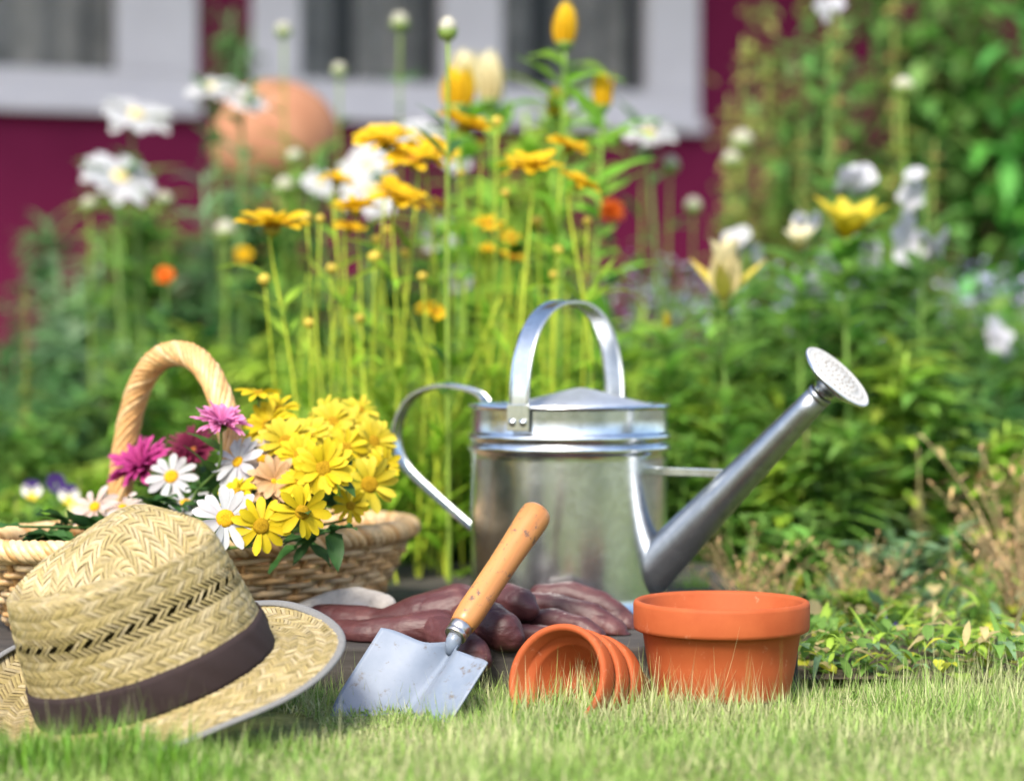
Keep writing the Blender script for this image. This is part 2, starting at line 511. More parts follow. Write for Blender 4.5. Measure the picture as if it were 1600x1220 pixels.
mb = MB(); box(mb, -4.9, 4.9, 0.9, 0.95, -0.1, 2.745)
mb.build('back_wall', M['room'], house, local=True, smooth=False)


def window(x0, x1, bars, lab):
    win = bpy.data.objects.new('window', None); C.objects.link(win); win.parent = house; win['label'] = lab
    fr = MB()
    b_ = 0.127
    box(fr, x0, x1, -0.03, 0.08, WZ0, WZ0 + b_); box(fr, x0, x1, -0.03, 0.08, WZ1 - b_, WZ1)
    for (a, c) in bars: box(fr, a, c, -0.028, 0.078, WZ0 + b_, WZ1 - b_)
    bevel(fr.build('frame', M['white_paint'], win, local=True, smooth=False), 0.006)
    sl = MB(); box(sl, x0 - 0.01, x1 + 0.01, -0.065, -0.0305, WZ0 - 0.012, WZ0 + 0.03)
    bevel(sl.build('sill', M['white_paint'], win, local=True, smooth=False), 0.005)
    gaps = [(bars[i][1], bars[i + 1][0]) for i in range(len(bars) - 1)]
    for (a, c) in gaps:
        g = MB(); box(g, a - 0.004, c + 0.004, 0.03, 0.036, WZ0 + b_ - 0.004, WZ1 - b_ + 0.004)
        g.build('pane', M['glass'], win, local=True, smooth=False)
        cu = MB(); n_ = 140
        xx = np.linspace(a - 0.02, c + 0.02, n_)
        yy = 0.27 + 0.018 * np.sin(xx * 46) + 0.014 * np.sin(xx * 23 + 1)
        V = np.stack([np.stack([xx, yy, np.full(n_, z)], 1) for z in (0.9, 2.55)])
        q = [(i, i + 1, n_ + i + 1, n_ + i) for i in range(n_ - 1) if not (0.36 < (i / n_) < 0.52)]
        cu.add(V.reshape(-1, 3), q)
        cu.build('curtain', M['curtain'], win, local=True)


window(*wins[0], [(wins[0][0], wins[0][0] + 0.09), (s_of(182), wins[0][1])], 'white framed window at the upper left edge with dark glass')
window(*wins[1], [(wins[1][0], s_of(468)), (s_of(688), s_of(782)), (s_of(1008), wins[1][1])], 'wide white framed double window behind the tall flowers')

# ------------------------------------------------------------------ hedge added behind the camera to darken reflections in the zinc
mb = MB(); n_ = 9000
ba = np.stack([rng.uniform(-5, 5, n_), rng.normal(-3.2, 0.25, n_), rng.uniform(0, 1.5, n_)], 1)
leaves(mb, ba, rng.normal(0, 1, (n_, 3)) + np.array([0, 0.6, 0.2]), rng.uniform(0.1, 0.2, n_), rng.uniform(0.06, 0.1, n_), 0.3,
       jitter((0.06, 0.14, 0.025), n_, 0.4), nseg=2, prof='broad')
tag(mb.build('unseen_hedge', M['leaf']), 'green hedge added behind the camera to darken reflections in the watering can', 'unseen_hedge', kind='stuff')

# ------------------------------------------------------------------ board
brd = thing('wooden_board', 'dark weathered grey wooden boards lying on the lawn under gloves and watering can', 'board', (BX0, BY0, 0))
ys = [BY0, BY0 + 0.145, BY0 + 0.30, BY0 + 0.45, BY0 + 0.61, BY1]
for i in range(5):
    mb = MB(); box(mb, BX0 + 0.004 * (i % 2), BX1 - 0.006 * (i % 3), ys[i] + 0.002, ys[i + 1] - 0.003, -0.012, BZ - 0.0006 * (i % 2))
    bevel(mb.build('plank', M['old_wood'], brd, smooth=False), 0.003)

# ------------------------------------------------------------------ watering can
CX, CY, CR = at(889, 700, 2.28).x, 2.28, 0.1030
ZB, ZT = BZ + 0.0008, at(889, 635, 2.18).z
can = thing('watering_can', 'shiny galvanised metal watering can with arched strap handle and long spout', 'watering can', (CX, CY, ZB))
dS = np.array([0.866, -0.5, 0.0]); dH = np.array([0.5, 0.866, 0.0])         # spout and handle directions
CC = np.array([CX, CY, 0.0])
z1, z2 = at(889, 687, 2.18).z, at(889, 705, 2.18).z
pr = [(0.0, ZB + 0.004), (CR - 0.004, ZB + 0.004), (CR - 0.001, ZB), (CR + 0.0035, ZB), (CR + 0.004, ZB + 0.004), (CR, ZB + 0.008), (CR, ZB + 0.02)]
pr += [(CR, z) for z in np.linspace(ZB + 0.04, z2 - 0.012, 5)]
for zc in (z2, z1):
    pr += [(CR, zc - 0.0062), (CR + 0.0006, zc - 0.0048), (CR + 0.0026, zc - 0.0032), (CR + 0.0036, zc), (CR + 0.0026, zc + 0.0032), (CR + 0.0006, zc + 0.0048), (CR, zc + 0.0062)]
pr += [(CR, z1 + 0.02), (CR, ZT - 0.005), (CR + 0.0018, ZT - 0.004), (CR + 0.0030, ZT - 0.0018), (CR + 0.0022, ZT), (CR - 0.001, ZT), (CR - 0.0016, ZT - 0.003),
       (CR - 0.003, ZT - 0.0045), (0.0, ZT - 0.0045)]
mb = MB(); lathe(mb, pr, 128, Matrix.Translation((CX, CY, 0)))
body = mb.build('body', M['zinc'], can)
md = body.modifiers.new('edge', 'EDGE_SPLIT'); md.split_angle = R(50)
# conical lid
lc = CC + dS * 0.014
mb = MB()
lathe(mb, [(0.074, ZT - 0.0042), (0.0745, ZT - 0.0015), (0.072, ZT + 0.0006), (0.04, ZT + 0.0085), (0.012, ZT + 0.0158), (0.004, ZT + 0.0172), (0.0, ZT + 0.0174)], 72,
      Matrix.Translation((lc[0], lc[1], 0)))
mb.build('lid', M['zinc_lid'], can)
# top handle: arched strap
strap_prof = [(-0.0112, -0.0013), (-0.0088, -0.0020), (-0.0086, -0.0004), (0.0086, -0.0004), (0.0088, -0.0020), (0.0112, -0.0013), (0.0112, 0.0013), (0.0095, 0.0022), (0.0080, 0.0007), (-0.0080, 0.0007), (-0.0095, 0.0022), (-0.0112, 0.0013)]
zap = at(884, 472, 2.28).z
pts = []
for k in np.linspace(0, 1, 61):
    a = math.pi * (1 - k)
    cx_ = math.copysign(abs(math.cos(a)) ** 0.86, math.cos(a)); sz = abs(math.sin(a)) ** 0.86
    pts.append(CC + dH * (cx_ * (CR + 0.0015)) + np.array([0, 0, ZT + (zap - ZT) * sz]))
pts = np.array(pts)
pts = np.vstack([pts[0] + np.array([0, 0, -0.004]), pts, pts[-1] + np.array([0, 0, -0.004])])
mb = MB(); sweep(mb, pts, dS, strap_prof)
md = mb.build('top_handle', M['zinc'], can).modifiers.new('edge', 'EDGE_SPLIT'); md.split_angle = R(40)
for sgn in (-1, 1):                                                        # riveted tabs on the body
    tb = MB()
    pp = [CC + dH * (sgn * (CR + 0.0042)) + np.array([0, 0, z]) for z in np.linspace(ZT - 0.025, ZT + 0.002, 8)]
    sweep(tb, pp, dS, [(-0.0128, -0.0009), (0.0128, -0.0009), (0.0128, 0.0009), (-0.0128, 0.0009)])
    bevel(tb.build('handle_tab', M['zinc'], can, smooth=False), 0.0006)
    tabo = C.objects[-1] if False else None
    for s2 in (-1, 1):
        rv = MB(); c_ = CC + dH * (sgn * (CR + 0.0050)) + dS * (s2 * 0.0062) + np.array([0, 0, ZT - 0.0165])
        lathe(rv, [(0.0042, 0), (0.0040, 0.0012), (0.0028, 0.0026), (0.0, 0.0032)], 16, align(tuple(dH * sgn), tuple(c_)))
        rv.build('rivet', M['zinc'], can)
# rear handle
dB = -dS


def back_pt(px, py, off):
    """point on the vertical plane through the can's axis along -spout, at a given radial offset"""
    return CC + dB * off + np.array([0, 0, at(px, py, 2.28 + 0.5 * off).z])


zz = lambda py, off: at(800, py, 2.28 + 0.5 * off).z
hp = [CC + dB * (CR - 0.002) + np.array([0, 0, zz(627, 0.1)]), CC + dB * (CR + 0.012) + np.array([0, 0, zz(612, 0.115)]),
      CC + dB * (CR + 0.052) + np.array([0, 0, zz(603, 0.14)]), CC + dB * (CR + 0.088) + np.array([0, 0, zz(617, 0.17)]),
      CC + dB * (CR + 0.107) + np.array([0, 0, zz(650, 0.19)]), CC + dB * (CR + 0.112) + np.array([0, 0, zz(690, 0.195)]),
      CC + dB * (CR + 0.101) + np.array([0, 0, zz(727, 0.185)]), CC + dB * (CR + 0.062) + np.array([0, 0, zz(774, 0.15)]),
      CC + dB * (CR + 0.001) + np.array([0, 0, zz(840, 0.1)]), CC + dB * (CR - 0.008) + np.array([0, 0, zz(850, 0.1)])]
mb = MB(); sweep(mb, smooth_path(hp, 70), dH, [(c[0] * 0.80, c[1]) for c in strap_prof])
md = mb.build('rear_handle', M['zinc'], can).modifiers.new('edge', 'EDGE_SPLIT'); md.split_angle = R(40)
# spout
sb = CC + dS * (CR - 0.016) + np.array([0, 0, at(1018, 905, 2.23).z])
tipd = 2.135
st = np.array(at(1281, 617, tipd))
sp = np.array([sb + (st - sb) * t for t in np.linspace(0, 1, 14)])
rad = np.interp(np.linspace(0, 1, 14), [0, 0.12, 1], [0.0250, 0.0230, 0.0124])
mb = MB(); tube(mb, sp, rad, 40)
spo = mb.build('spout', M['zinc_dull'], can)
ax = unit(st - sb)
mb = MB(); lathe(mb, [(0.0122, -0.004), (0.0132, -0.003), (0.0132, 0.001), (0.0121, 0.002)], 36, align(tuple(ax), tuple(st)))
mb.build('spout_collar', M['zinc_dull'], can)
rose = MB()
lathe(rose, [(0.0106, 0.0), (0.0112, 0.002), (0.0125, 0.006), (0.019, 0.010), (0.030, 0.0158), (0.0385, 0.0205), (0.0402, 0.0222), (0.0402, 0.0238), (0.0392, 0.0246), (0.0384, 0.0240)], 64, align(tuple(ax), tuple(st + ax * 0.002)))
ro = rose.build('rose', M['zinc'], can)
fp = MB()
lathe(fp, [(0.0396, 0.0242), (0.0388, 0.0252), (0.0372, 0.0248), (0.036, 0.0238), (0.033, 0.0248), (0.029, 0.0258), (0.027, 0.0250), (0.0255, 0.0258), (0.020, 0.0272), (0.018, 0.0268), (0.014, 0.0278), (0.0, 0.0284)], 64, align(tuple(ax), tuple(st + ax * 0.002)))
rfo = fp.build('rose_face', M['rose_face'], ro, local=True); rfo.data.transform(Matrix.Translation(-can.location))
hl = MB()
for r_, k in ((0.006, 6), (0.012, 12), (0.018, 18), (0.0225, 24), (0.031, 30)):
    for j in range(k):
        a = 2 * math.pi * j / k + r_ * 60
        zc = float(np.interp(r_, [0, 0.014, 0.0255, 0.029, 0.033], [0.0284, 0.0278, 0.0258, 0.0256, 0.0246])) + 0.0003
        q = align(tuple(ax), tuple(st + ax * 0.002)) @ Vector((r_ * math.cos(a), r_ * math.sin(a), zc))
        lathe(hl, [(0.0011, -0.0004), (0.0011, 0.0), (0.0, 0.0002)], 8, align(tuple(ax), tuple(q)))
ho = hl.build('sprinkler_holes', M['straw_under'], can)
# brace between body and spout
b0 = CC + dS * (CR - 0.003) * 0.985 + np.array([0, 0, at(1022, 739, 2.19).z])
tt = 0.0
zb = b0[2]
kk = (zb - sb[2]) / (st[2] - sb[2])
b1 = sb + (st - sb) * kk
mb = MB(); sweep(mb, np.array([b0 + (b1 - b0) * t for t in np.linspace(0, 1, 6)]), np.array([0, 0, 1.0]),
                 [(-0.0042, -0.0045), (0.0042, -0.0045), (0.0042, 0.0045), (-0.0042, 0.0045)])
bevel(mb.build('spout_brace', M['zinc'], can, smooth=False), 0.0008)

# ------------------------------------------------------------------ terracotta pots
def pot_profile(rt, rb, h, band, t=0.006):
    r1 = rt - 0.0075 * rt / 0.0785
    zr = h - band
    ro = lambda z: rb + (r1 - rb) * z / zr
    hole = 0.012 if rt > 0.06 else 0.0
    return [(hole, 0.004), (hole, 0.0), (rb - 0.004, 0.0), (rb - 0.001, 0.001), (rb, 0.004), (ro(zr * 0.5), zr * 0.5), (ro(zr) - 0.0008, zr - 0.0015), (ro(zr) + 0.001, zr - 0.0005),
            (rt - 0.0028, zr), (rt - 0.0008, zr + 0.0012), (rt - 0.0003, zr + 0.004), (rt, h - 0.004), (rt - 0.0008, h - 0.0012), (rt - 0.003, h), (rt - t + 0.001, h - 0.0005),
            (rt - t - 0.0008, h - 0.003), (rt - t - 0.0015, zr + 0.004), (rt - t - 0.003, zr + 0.002), (r1 - t - 0.003, zr - 0.001), (r1 - t - 0.004, zr - 0.004), (rb - t - 0.001, 0.013), (rb - t - 0.007, 0.008), (hole, 0.007), (hole, 0.004)]


mb = MB(); lathe(mb, pot_profile(0.0790, 0.0615, 0.0860, 0.0270, 0.0065), 128)
o = mb.build('flower_pot', M['terracotta'])
o.location = (at(1127, 1000, 1.95).x, 1.95, -0.006)
tag(o, 'large upright orange terracotta flower pot standing empty at the right', 'flower pot')
# stack lying on its side
PA = Vector((-0.50, -0.78, 0.33)).normalized()          # the mouths look along this
r_t = 0.0490
mouth = at(868, 1058, 1.89)
labs = ['small terracotta pot lying on its side with its open mouth in view', 'small terracotta pot in the middle of the nested stack on its side',
        'rearmost small terracotta pot of the nested stack lying beside the big pot']
for i in range(3):
    mb = MB(); hh = 0.068
    lathe(mb, pot_profile(r_t, 0.033, hh, 0.020, 0.0062), 80)
    o = mb.build('flower_pot', M['terracotta'])
    c_ = mouth - PA * (0.0235 * i) + Vector((0.002 * i, 0, 0.001 * i))
    o.matrix_world = align(tuple(PA + Vector((-0.02 * i, 0.01 * i, 0.01 * i))), tuple(c_)) @ Matrix.Translation((0, 0, -hh))
    tag(o, labs[i], 'flower pot', 'small terracotta pots nested on their side')

# ------------------------------------------------------------------ trowel
A_ = np.array([0.0755, 0.090, 0.105]); A_ /= np.linalg.norm(A_)
L_ = np.array([0.97, 0.0, -0.235]); L_[1] = -(A_[0] * L_[0] + A_[2] * L_[2]) / A_[1]; L_ = unit(L_)
N_ = np.cross(L_, A_)                                    # towards the camera
if N_[1] > 0: N_ = -N_
neck = np.array(at(688, 1014, 1.915))
trw = thing('garden_trowel', 'garden trowel with pale blue steel blade and worn varnished wooden handle', 'trowel', tuple(neck - A_ * 0.14))
bl = MB()
nu, nv = 33, 40
V = []
for v in np.linspace(0, 1, nv):
    ln = v * 0.155
    hw = 0.0560 * (1.0 - 0.03 * v) * (1 if v < 0.5 else math.sqrt(max(0.0, 1 - ((v - 0.5) / 0.505) ** 2)) * 0.9 + 0.1 * (1 - (v - 0.5) / 0.5))
    for u in np.linspace(-1, 1, nu):
        e = abs(u)
        shoulder = -0.024 * math.exp(-(u / 0.19) ** 2) * (1 - v) ** 9 + 0.006 * e ** 6 * (1 - v) ** 8
        trough = 0.013 * (u * u) * (0.5 + 0.5 * (1 - v)) - 0.020 * math.exp(-(abs(u) / (0.17 + 0.30 * v)) ** 1.7) * (1 - v) ** 1.0 + 0.004 * math.exp(-((u - 0.38) / 0.2) ** 2) * (1 - v)
        V.append(neck + L_ * (u * hw) - A_ * (ln + shoulder) + N_ * trough)
q = [(j * nu + i, j * nu + i + 1, (j + 1) * nu + i + 1, (j + 1) * nu + i) for j in range(nv - 1) for i in range(nu - 1)]
bl.add(V, q)
bo = bl.build('blade', M['blade_steel'], trw)
md = bo.modifiers.new('solid', 'SOLIDIFY'); md.thickness = 0.0016; md.offset = 0
tg = MB()
tube(tg, [neck + A_ * 0.008 - N_ * 0.0170, neck + A_ * 0.014 - N_ * 0.0140, neck + A_ * 0.019 - N_ * 0.0110, neck + A_ * 0.026 - N_ * 0.008], [0.0030, 0.0064, 0.0072, 0.0066], 20)
tg.build('tang', M['blade_steel'], trw)
h0 = neck + A_ * 0.022 - N_ * 0.008
fe = MB(); Mf = align(tuple(A_), tuple(h0))
lathe(fe, [(0.006, 0.0), (0.0098, 0.0), (0.0104, 0.001), (0.0104, 0.004), (0.0098, 0.005), (0.0104, 0.006), (0.0106, 0.0125), (0.0100, 0.0135), (0.006, 0.0135)], 40, Mf)
fe.build('ferrule', M['steel'], trw)
hd = MB()
HLEN = 0.158
prof = [(0.0, 0.0125), (0.0104, 0.0125), (0.0116, 0.0138), (0.0124, 0.020), (0.0130, 0.032), (0.0128, 0.055), (0.0128, 0.085), (0.0136, 0.115), (0.0147, 0.138), (0.0150, 0.148), (0.0143, 0.1545), (0.0120, 0.1575), (0.006, 0.1588), (0.0, 0.159)]
lathe(hd, prof, 48)
ho = hd.build('handle', M['handle_wood'], None)
ho.parent = trw
ho.matrix_local = Matrix.Translation(-trw.location) @ Mf

# ------------------------------------------------------------------ gloves
def capsule(mb, a, b_, ra, rb, ns=14):
    a, b_ = np.asarray(a, float), np.asarray(b_, float)
    ax_ = unit(b_ - a); pts, rs = [], []
    for k in np.linspace(-1, 0, 6): pts.append(a + ax_ * (ra * math.sin(k * math.pi / 2))); rs.append(max(ra * math.cos(k * math.pi / 2), 0.0004))
    for k in np.linspace(0, 1, 6): pts.append(b_ + ax_ * (rb * math.sin(k * math.pi / 2))); rs.append(max(rb * math.cos(k * math.pi / 2), 0.0004))
    P = np.array(pts); R_ = np.array(rs)
    up = np.array([0, 0, 1.0]) if abs(ax_[2]) < 0.9 else np.array([1.0, 0, 0])
    n1 = unit(up - ax_ * np.dot(up, ax_)); n2 = np.cross(ax_, n1)
    an = np.linspace(0, 2 * np.pi, ns, endpoint=False)
    V = P[:, None, :] + R_[:, None, None] * (np.cos(an)[None, :, None] * n1 + np.sin(an)[None, :, None] * n2)
    K = len(P)
    f = [(i * ns + j, i * ns + (j + 1) % ns, (i + 1) * ns + (j + 1) % ns, (i + 1) * ns + j) for i in range(K - 1) for j in range(ns)]
    f.append(tuple(range(ns))[::-1]); f.append(tuple((K - 1) * ns + j for j in range(ns)))
    mb.add(V.reshape(-1, 3), f)


def blob(name, mat, parent, chains, voxel=0.0017, smooth_it=4):
    """chains of (px, py, d, radius_px) joined into one continuous skin"""
    mb = MB()
    for ch in chains:
        P = [(np.array(at(*c[:3])), 1.07 * c[3] * c[2] / F) for c in ch]
        for (a, ra), (b_, rb) in zip(P[:-1], P[1:]): capsule(mb, a, b_, ra, rb)
    o = mb.build(name + '_tmp', mat)
    md = o.modifiers.new('r', 'REMESH'); md.mode = 'VOXEL'; md.voxel_size = voxel
    ms = o.modifiers.new('s', 'SMOOTH'); ms.iterations = smooth_it; ms.factor = 0.5
    dg = bpy.context.evaluated_depsgraph_get()
    me = bpy.data.meshes.new_from_object(o.evaluated_get(dg))
    bpy.data.objects.remove(o)
    n_ = len(me.vertices); co = np.empty(n_ * 3); me.vertices.foreach_get('co', co); co = co.reshape(-1, 3)
    from mathutils import noise as nz_
    nv_ = np.empty(n_ * 3); me.vertices.foreach_get('normal', nv_); nv_ = nv_.reshape(-1, 3)
    amp = np.array([nz_.noise((c_[0] * 38, c_[1] * 60, c_[2] * 70)) * 0.0014 - max(0.0, 0.10 - abs(nz_.noise((c_[0] * 36 + 9, c_[1] * 45, c_[2] * 70)))) * 0.0060 for c_ in co])
    co += nv_ * amp[:, None]
    co[:, 2] = np.where((co[:, 2] < BZ + 0.001) & (co[:, 1] > BY0 + 0.004), BZ + 0.001, co[:, 2])
    co -= np.array(parent.location)
    me.vertices.foreach_set('co', co.ravel()); me.name = name
    me.polygons.foreach_set('use_smooth', [True] * len(me.polygons)); me.update()
    r = bpy.data.objects.new(name, me); C.objects.link(r); r.parent = parent
    return r


ga = thing('garden_glove', 'plum leather garden glove with white lined cuff lying under the trowel', 'glove', tuple(at(620, 1020, 2.06)), 'pair of leather garden gloves')
blob('shell', M['leather'], ga, [
    [(500, 966, 2.09, 22), (545, 972, 2.075, 27), (600, 978, 2.06, 27), (660, 965, 2.05, 36), (715, 955, 2.05, 42)],
    [(515, 988, 2.05, 18), (575, 992, 2.03, 24), (635, 985, 2.02, 24), (690, 985, 2.02, 30)],
    [(640, 952, 2.10, 16), (705, 936, 2.10, 22), (745, 942, 2.09, 26)]], 0.002, 8)
for ch in ([(675, 985, 2.02, 26), (712, 1002, 1.99, 29), (738, 1022, 1.965, 28), (748, 1032, 1.96, 20)],
           [(725, 968, 2.03, 27), (765, 974, 2.005, 33), (786, 986, 1.99, 30), (800, 997, 1.985, 20)],
           [(740, 940, 2.095, 24), (785, 936, 2.065, 27), (812, 944, 2.05, 26), (824, 951, 2.045, 18)]):
    blob('finger', M['leather'], ga, [ch], 0.0018, 5)
blob('lining', M['lining'], ga, [
    [(470, 965, 2.12, 22), (520, 945, 2.13, 22), (560, 936, 2.13, 20), (600, 950, 2.12, 20)],
    [(455, 985, 2.11, 16), (505, 968, 2.12, 24), (560, 960, 2.12, 24)]], 0.0022, 8)
gb = thing('garden_glove', 'plum leather garden glove with four long fingers pointing at the big pot', 'glove', tuple(at(880, 1000, 2.10)), 'pair of leather garden gloves')
blob('shell', M['leather'], gb, [
    [(795, 962, 2.13, 30), (835, 952, 2.125, 27), (858, 945, 2.13, 20)], [(805, 985, 2.08, 20), (840, 975, 2.085, 20)]], 0.002, 8)
for ch in ([(845, 928, 2.150, 16), (890, 929, 2.145, 20), (940, 945, 2.135, 21), (980, 976, 2.125, 19), (1002, 1000, 2.12, 12)],
           [(830, 945, 2.115, 17), (875, 950, 2.105, 21), (925, 966, 2.092, 23), (958, 988, 2.08, 22), (970, 998, 2.076, 15)],
           [(825, 968, 2.075, 16), (865, 970, 2.065, 19), (908, 982, 2.052, 20), (930, 993, 2.046, 16)],
           [(800, 992, 2.04, 16), (845, 993, 2.03, 18), (880, 1003, 2.02, 17), (897, 1009, 2.016, 12)]):
    blob('finger', M['leather'], gb, [ch], 0.0018, 5)

# ------------------------------------------------------------------ straw hat
HA, HB_ = 0.105, 0.088
hat_M = Matrix.Translation(at(245, 1067, 1.80)) @ Matrix.Rotation(R(13), 4, 'X') @ Matrix.Rotation(R(-18), 4, 'Y') @ Matrix.Rotation(R(-6), 4, 'Z') @ Matrix.Scale(0.97, 4)
hat = thing('straw_hat', 'woven straw hat with brown ribbon band and grey bound brim', 'hat', mat4=hat_M)
PT = np.array([0, .15, .30, .45, .56, .62, .67, .72, .80, .90, 1.0])
PRr = np.array([1.0, .988, .960, .922, .885, .850, .785, .68, .47, .24, 0.0])
PZ = 1.16 * np.array([0, .027, .053, .078, .0945, .1000, .1018, .1022, .1022, .1022, .1022])


def cr_interp(t, Y):
    return np.interp(t, np.linspace(0, 1, 200), np.interp(np.linspace(0, 1, 200), PT, Y)) if False else _cub(t, Y)


def _cub(t, Y):
    t = np.clip(np.asarray(t, float), 0, 1)
    m_ = np.gradient(Y, PT)
    i = np.clip(np.searchsorted(PT, t) - 1, 0, len(PT) - 2)
    h = PT[i + 1] - PT[i]; s = (t - PT[i]) / h
    return (Y[i] * (2 * s ** 3 - 3 * s ** 2 + 1) + m_[i] * h * (s ** 3 - 2 * s ** 2 + s) + Y[i + 1] * (-2 * s ** 3 + 3 * s ** 2) + m_[i + 1] * h * (s ** 3 - s ** 2))


def sstep(a, b_, x):
    t = np.clip((x - a) / (b_ - a), 0, 1); return t * t * (3 - 2 * t)


def crown(t, th):
    t, th = np.broadcast_arrays(np.asarray(t, float), np.asarray(th, float))
    r = _cub(t, PRr); z = _cub(t, PZ)
    x = HA * r * np.cos(th); y = HB_ * r * np.sin(th)
    hgt = sstep(0.02, 0.095, z)
    y = y * (1 - 0.26 * hgt * sstep(-0.01, 0.085, x))            # pinch at the front (right) end
    top = sstep(0.56, 0.72, t)
    dent = 0.042 * np.exp(-((y + 0.016) / np.where(y < -0.016, 0.0125, 0.036)) ** 2) * sstep(0.58, 0.72, t) * (0.6 + 0.4 * sstep(-0.07, 0.03, x))
    dent *= 1 - 0.6 * sstep(0.058, 0.080, x)
    z = z - dent
    z = z + 0.026 * top * sstep(-0.010, 0.035, y) * (0.30 + 0.70 * sstep(-0.075, 0.03, x)) - 0.010 * top * sstep(0.0, 0.08, x) - 0.006 * top * sstep(0.0, -0.03, y)
    return np.stack([x, y, z], -1)


BRW = 0.058


def brim(s, th):
    s, th = np.broadcast_arrays(np.asarray(s, float), np.asarray(th, float))
    x = (HA + BRW * s) * np.cos(th); y = (HB_ + BRW * s) * np.sin(th)
    z = 0.002 - 0.010 * np.sin(np.pi * s * 0.5) + 0.014 * s ** 2 * np.abs(np.sin(th)) ** 2 * (np.sin(th) > 0) + 0.052 * np.maximum(s, 0) ** 1.6 * sstep(-0.2, -1, np.cos(th)) - 0.008 * s ** 2 * sstep(0.5, 1, np.cos(th))
    return np.stack([x, y, z], -1)


def surf_normals(fn, s, th, e=1e-3):
    a = fn(s + e, th) - fn(s - e, th); b_ = fn(s, th + e) - fn(s, th - e)
    return unit(np.cross(b_, a))


def weave(mb, fn, rows, arc_r, pitch, thick, flip, holes=(), wscale=1.0):
    """rows: list of (s0, s1); one slanted, slightly arched straw per step; slant alternates row by row"""
    for k, (s0, s1) in enumerate(rows):
        N = max(8, int(round(arc_r(0.5 * (s0 + s1)) / pitch)))
        j = np.arange(N); dth = 2 * np.pi / N
        if k in holes:
            if holes[k] == 'gap': j = j[(j % 3) != 0]
        th0 = (j + 0.37 * k) * dth + rng.normal(0, 0.06, len(j)) * dth
        sg = 1 if k % 2 == 0 else -1
        shear = 1.55
        al = np.linspace(-0.14, 1.14, 5); ac = np.linspace(-0.5, 0.5, 4)
        wd = 0.90 * wscale * rng.uniform(0.82, 1.05, len(j)) * (0.60 if k in holes else 1)
        S = s0 + (s1 - s0) * al[None, :, None] + 0 * th0[:, None, None] + 0 * ac[None, None, :]
        TH = th0[:, None, None] + dth * (sg * shear * (al[None, :, None] - 0.5) + ac[None, None, :] * wd[:, None, None])
        P = fn(S, TH); Nn = surf_normals(fn, S, TH)
        if flip: Nn = -Nn
        lift = thick * (0.35 + 0.75 * np.cos(ac * np.pi * 0.9)[None, None, :] * (1 - 0.9 * np.abs(2 * al - 1)[None, :, None] ** 2.2)) + rng.normal(0, thick * 0.12, (len(j), 1, 1))
        V = P + Nn * lift[..., None]
        n0 = len(j)
        q = np.array([(a * 4 + b_, a * 4 + b_ + 1, (a + 1) * 4 + b_ + 1, (a + 1) * 4 + b_) for a in range(4) for b_ in range(3)])
        Fq = (np.arange(n0)[:, None, None] * 20 + q[None]).reshape(-1, 4)
        tones = np.array([(0.369, 0.2952, 0.1435), (0.328, 0.2583, 0.1107), (0.41, 0.3362, 0.1886), (0.3116, 0.246, 0.0984), (0.3526, 0.2788, 0.1271)])
        col = tones[rng.integers(0, 5, n0)] * rng.uniform(0.82, 1.12, (n0, 1))
        mb.add(V.reshape(-1, 3), Fq, np.repeat(col, 20, 0))


def shell(mb, fn, ss, nth, skip=None):
    th = np.linspace(0, 2 * np.pi, nth, endpoint=False)
    V = np.concatenate([fn(np.full(nth, s), th) for s in ss])
    q = [(i * nth + j, i * nth + (j + 1) % nth, (i + 1) * nth + (j + 1) % nth, (i + 1) * nth + j)
         for i in range(len(ss) - 1) for j in range(nth) if not (skip and skip(i, j))]
    mb.add(V, q)


tt_ = np.linspace(0, 1, 400)
pc = np.stack([_cub(tt_, PRr) * 0.1, _cub(tt_, PZ)], 1)
arc = np.concatenate([[0], np.cumsum(np.linalg.norm(np.diff(pc, axis=0), axis=1))])
nrow = 26
edges = np.interp(np.linspace(0.075 * arc[-1], arc[-1] * 0.985, nrow + 1), arc, tt_)
rows = list(zip(edges[:-1], edges[1:]))
mb = MB()
HOLES = {7: 'thin', 8: 'gap', 9: 'thin'}
weave(mb, crown, rows, lambda s: 2 * math.pi * 0.1 * max(float(_cub(s, PRr)), 0.05), 0.0056, 0.0010, False, HOLES)
cw = mb.build('crown', M['straw'], hat, local=True)
ub = MB()
ss = [0.0] + list(edges) + [0.999]


def skip_hole(i, j):
    k = i - 1
    return k in HOLES


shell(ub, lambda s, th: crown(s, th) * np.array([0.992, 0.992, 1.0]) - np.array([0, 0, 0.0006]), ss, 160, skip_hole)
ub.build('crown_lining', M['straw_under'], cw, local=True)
mb = MB()
nb = 8
weave(mb, brim, [(i / nb, (i + 1) / nb) for i in range(nb)], lambda s: 2 * math.pi * (0.1 + BRW * s), 0.0058, 0.0010, True)
bw = mb.build('brim', M['straw'], hat, local=True)
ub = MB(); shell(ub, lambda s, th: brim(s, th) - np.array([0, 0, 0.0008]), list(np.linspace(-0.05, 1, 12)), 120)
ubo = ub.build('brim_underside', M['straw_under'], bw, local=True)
th = np.linspace(0, 2 * np.pi, 180, endpoint=False)
pth = brim(np.full(180, 1.0), th)
mb = MB()
P, T, Nn, B = frames(pth, True)
a = np.linspace(0, 2 * np.pi, 14, endpoint=False)
out = unit(pth * np.array([1, 1, 0]))
V = pth[:, None, :] + out[:, None, :] * (np.cos(a)[None, :, None] * 0.0046 - 0.002) + np.array([0, 0, 1.0]) * (np.sin(a)[None, :, None] * 0.0022)
q = [(i * 14 + j, i * 14 + (j + 1) % 14, ((i + 1) % 180) * 14 + (j + 1) % 14, ((i + 1) % 180) * 14 + j) for i in range(180) for j in range(14)]
mb.add(V.reshape(-1, 3), q)
mb.build('brim_binding', M['binding'], hat, local=True)
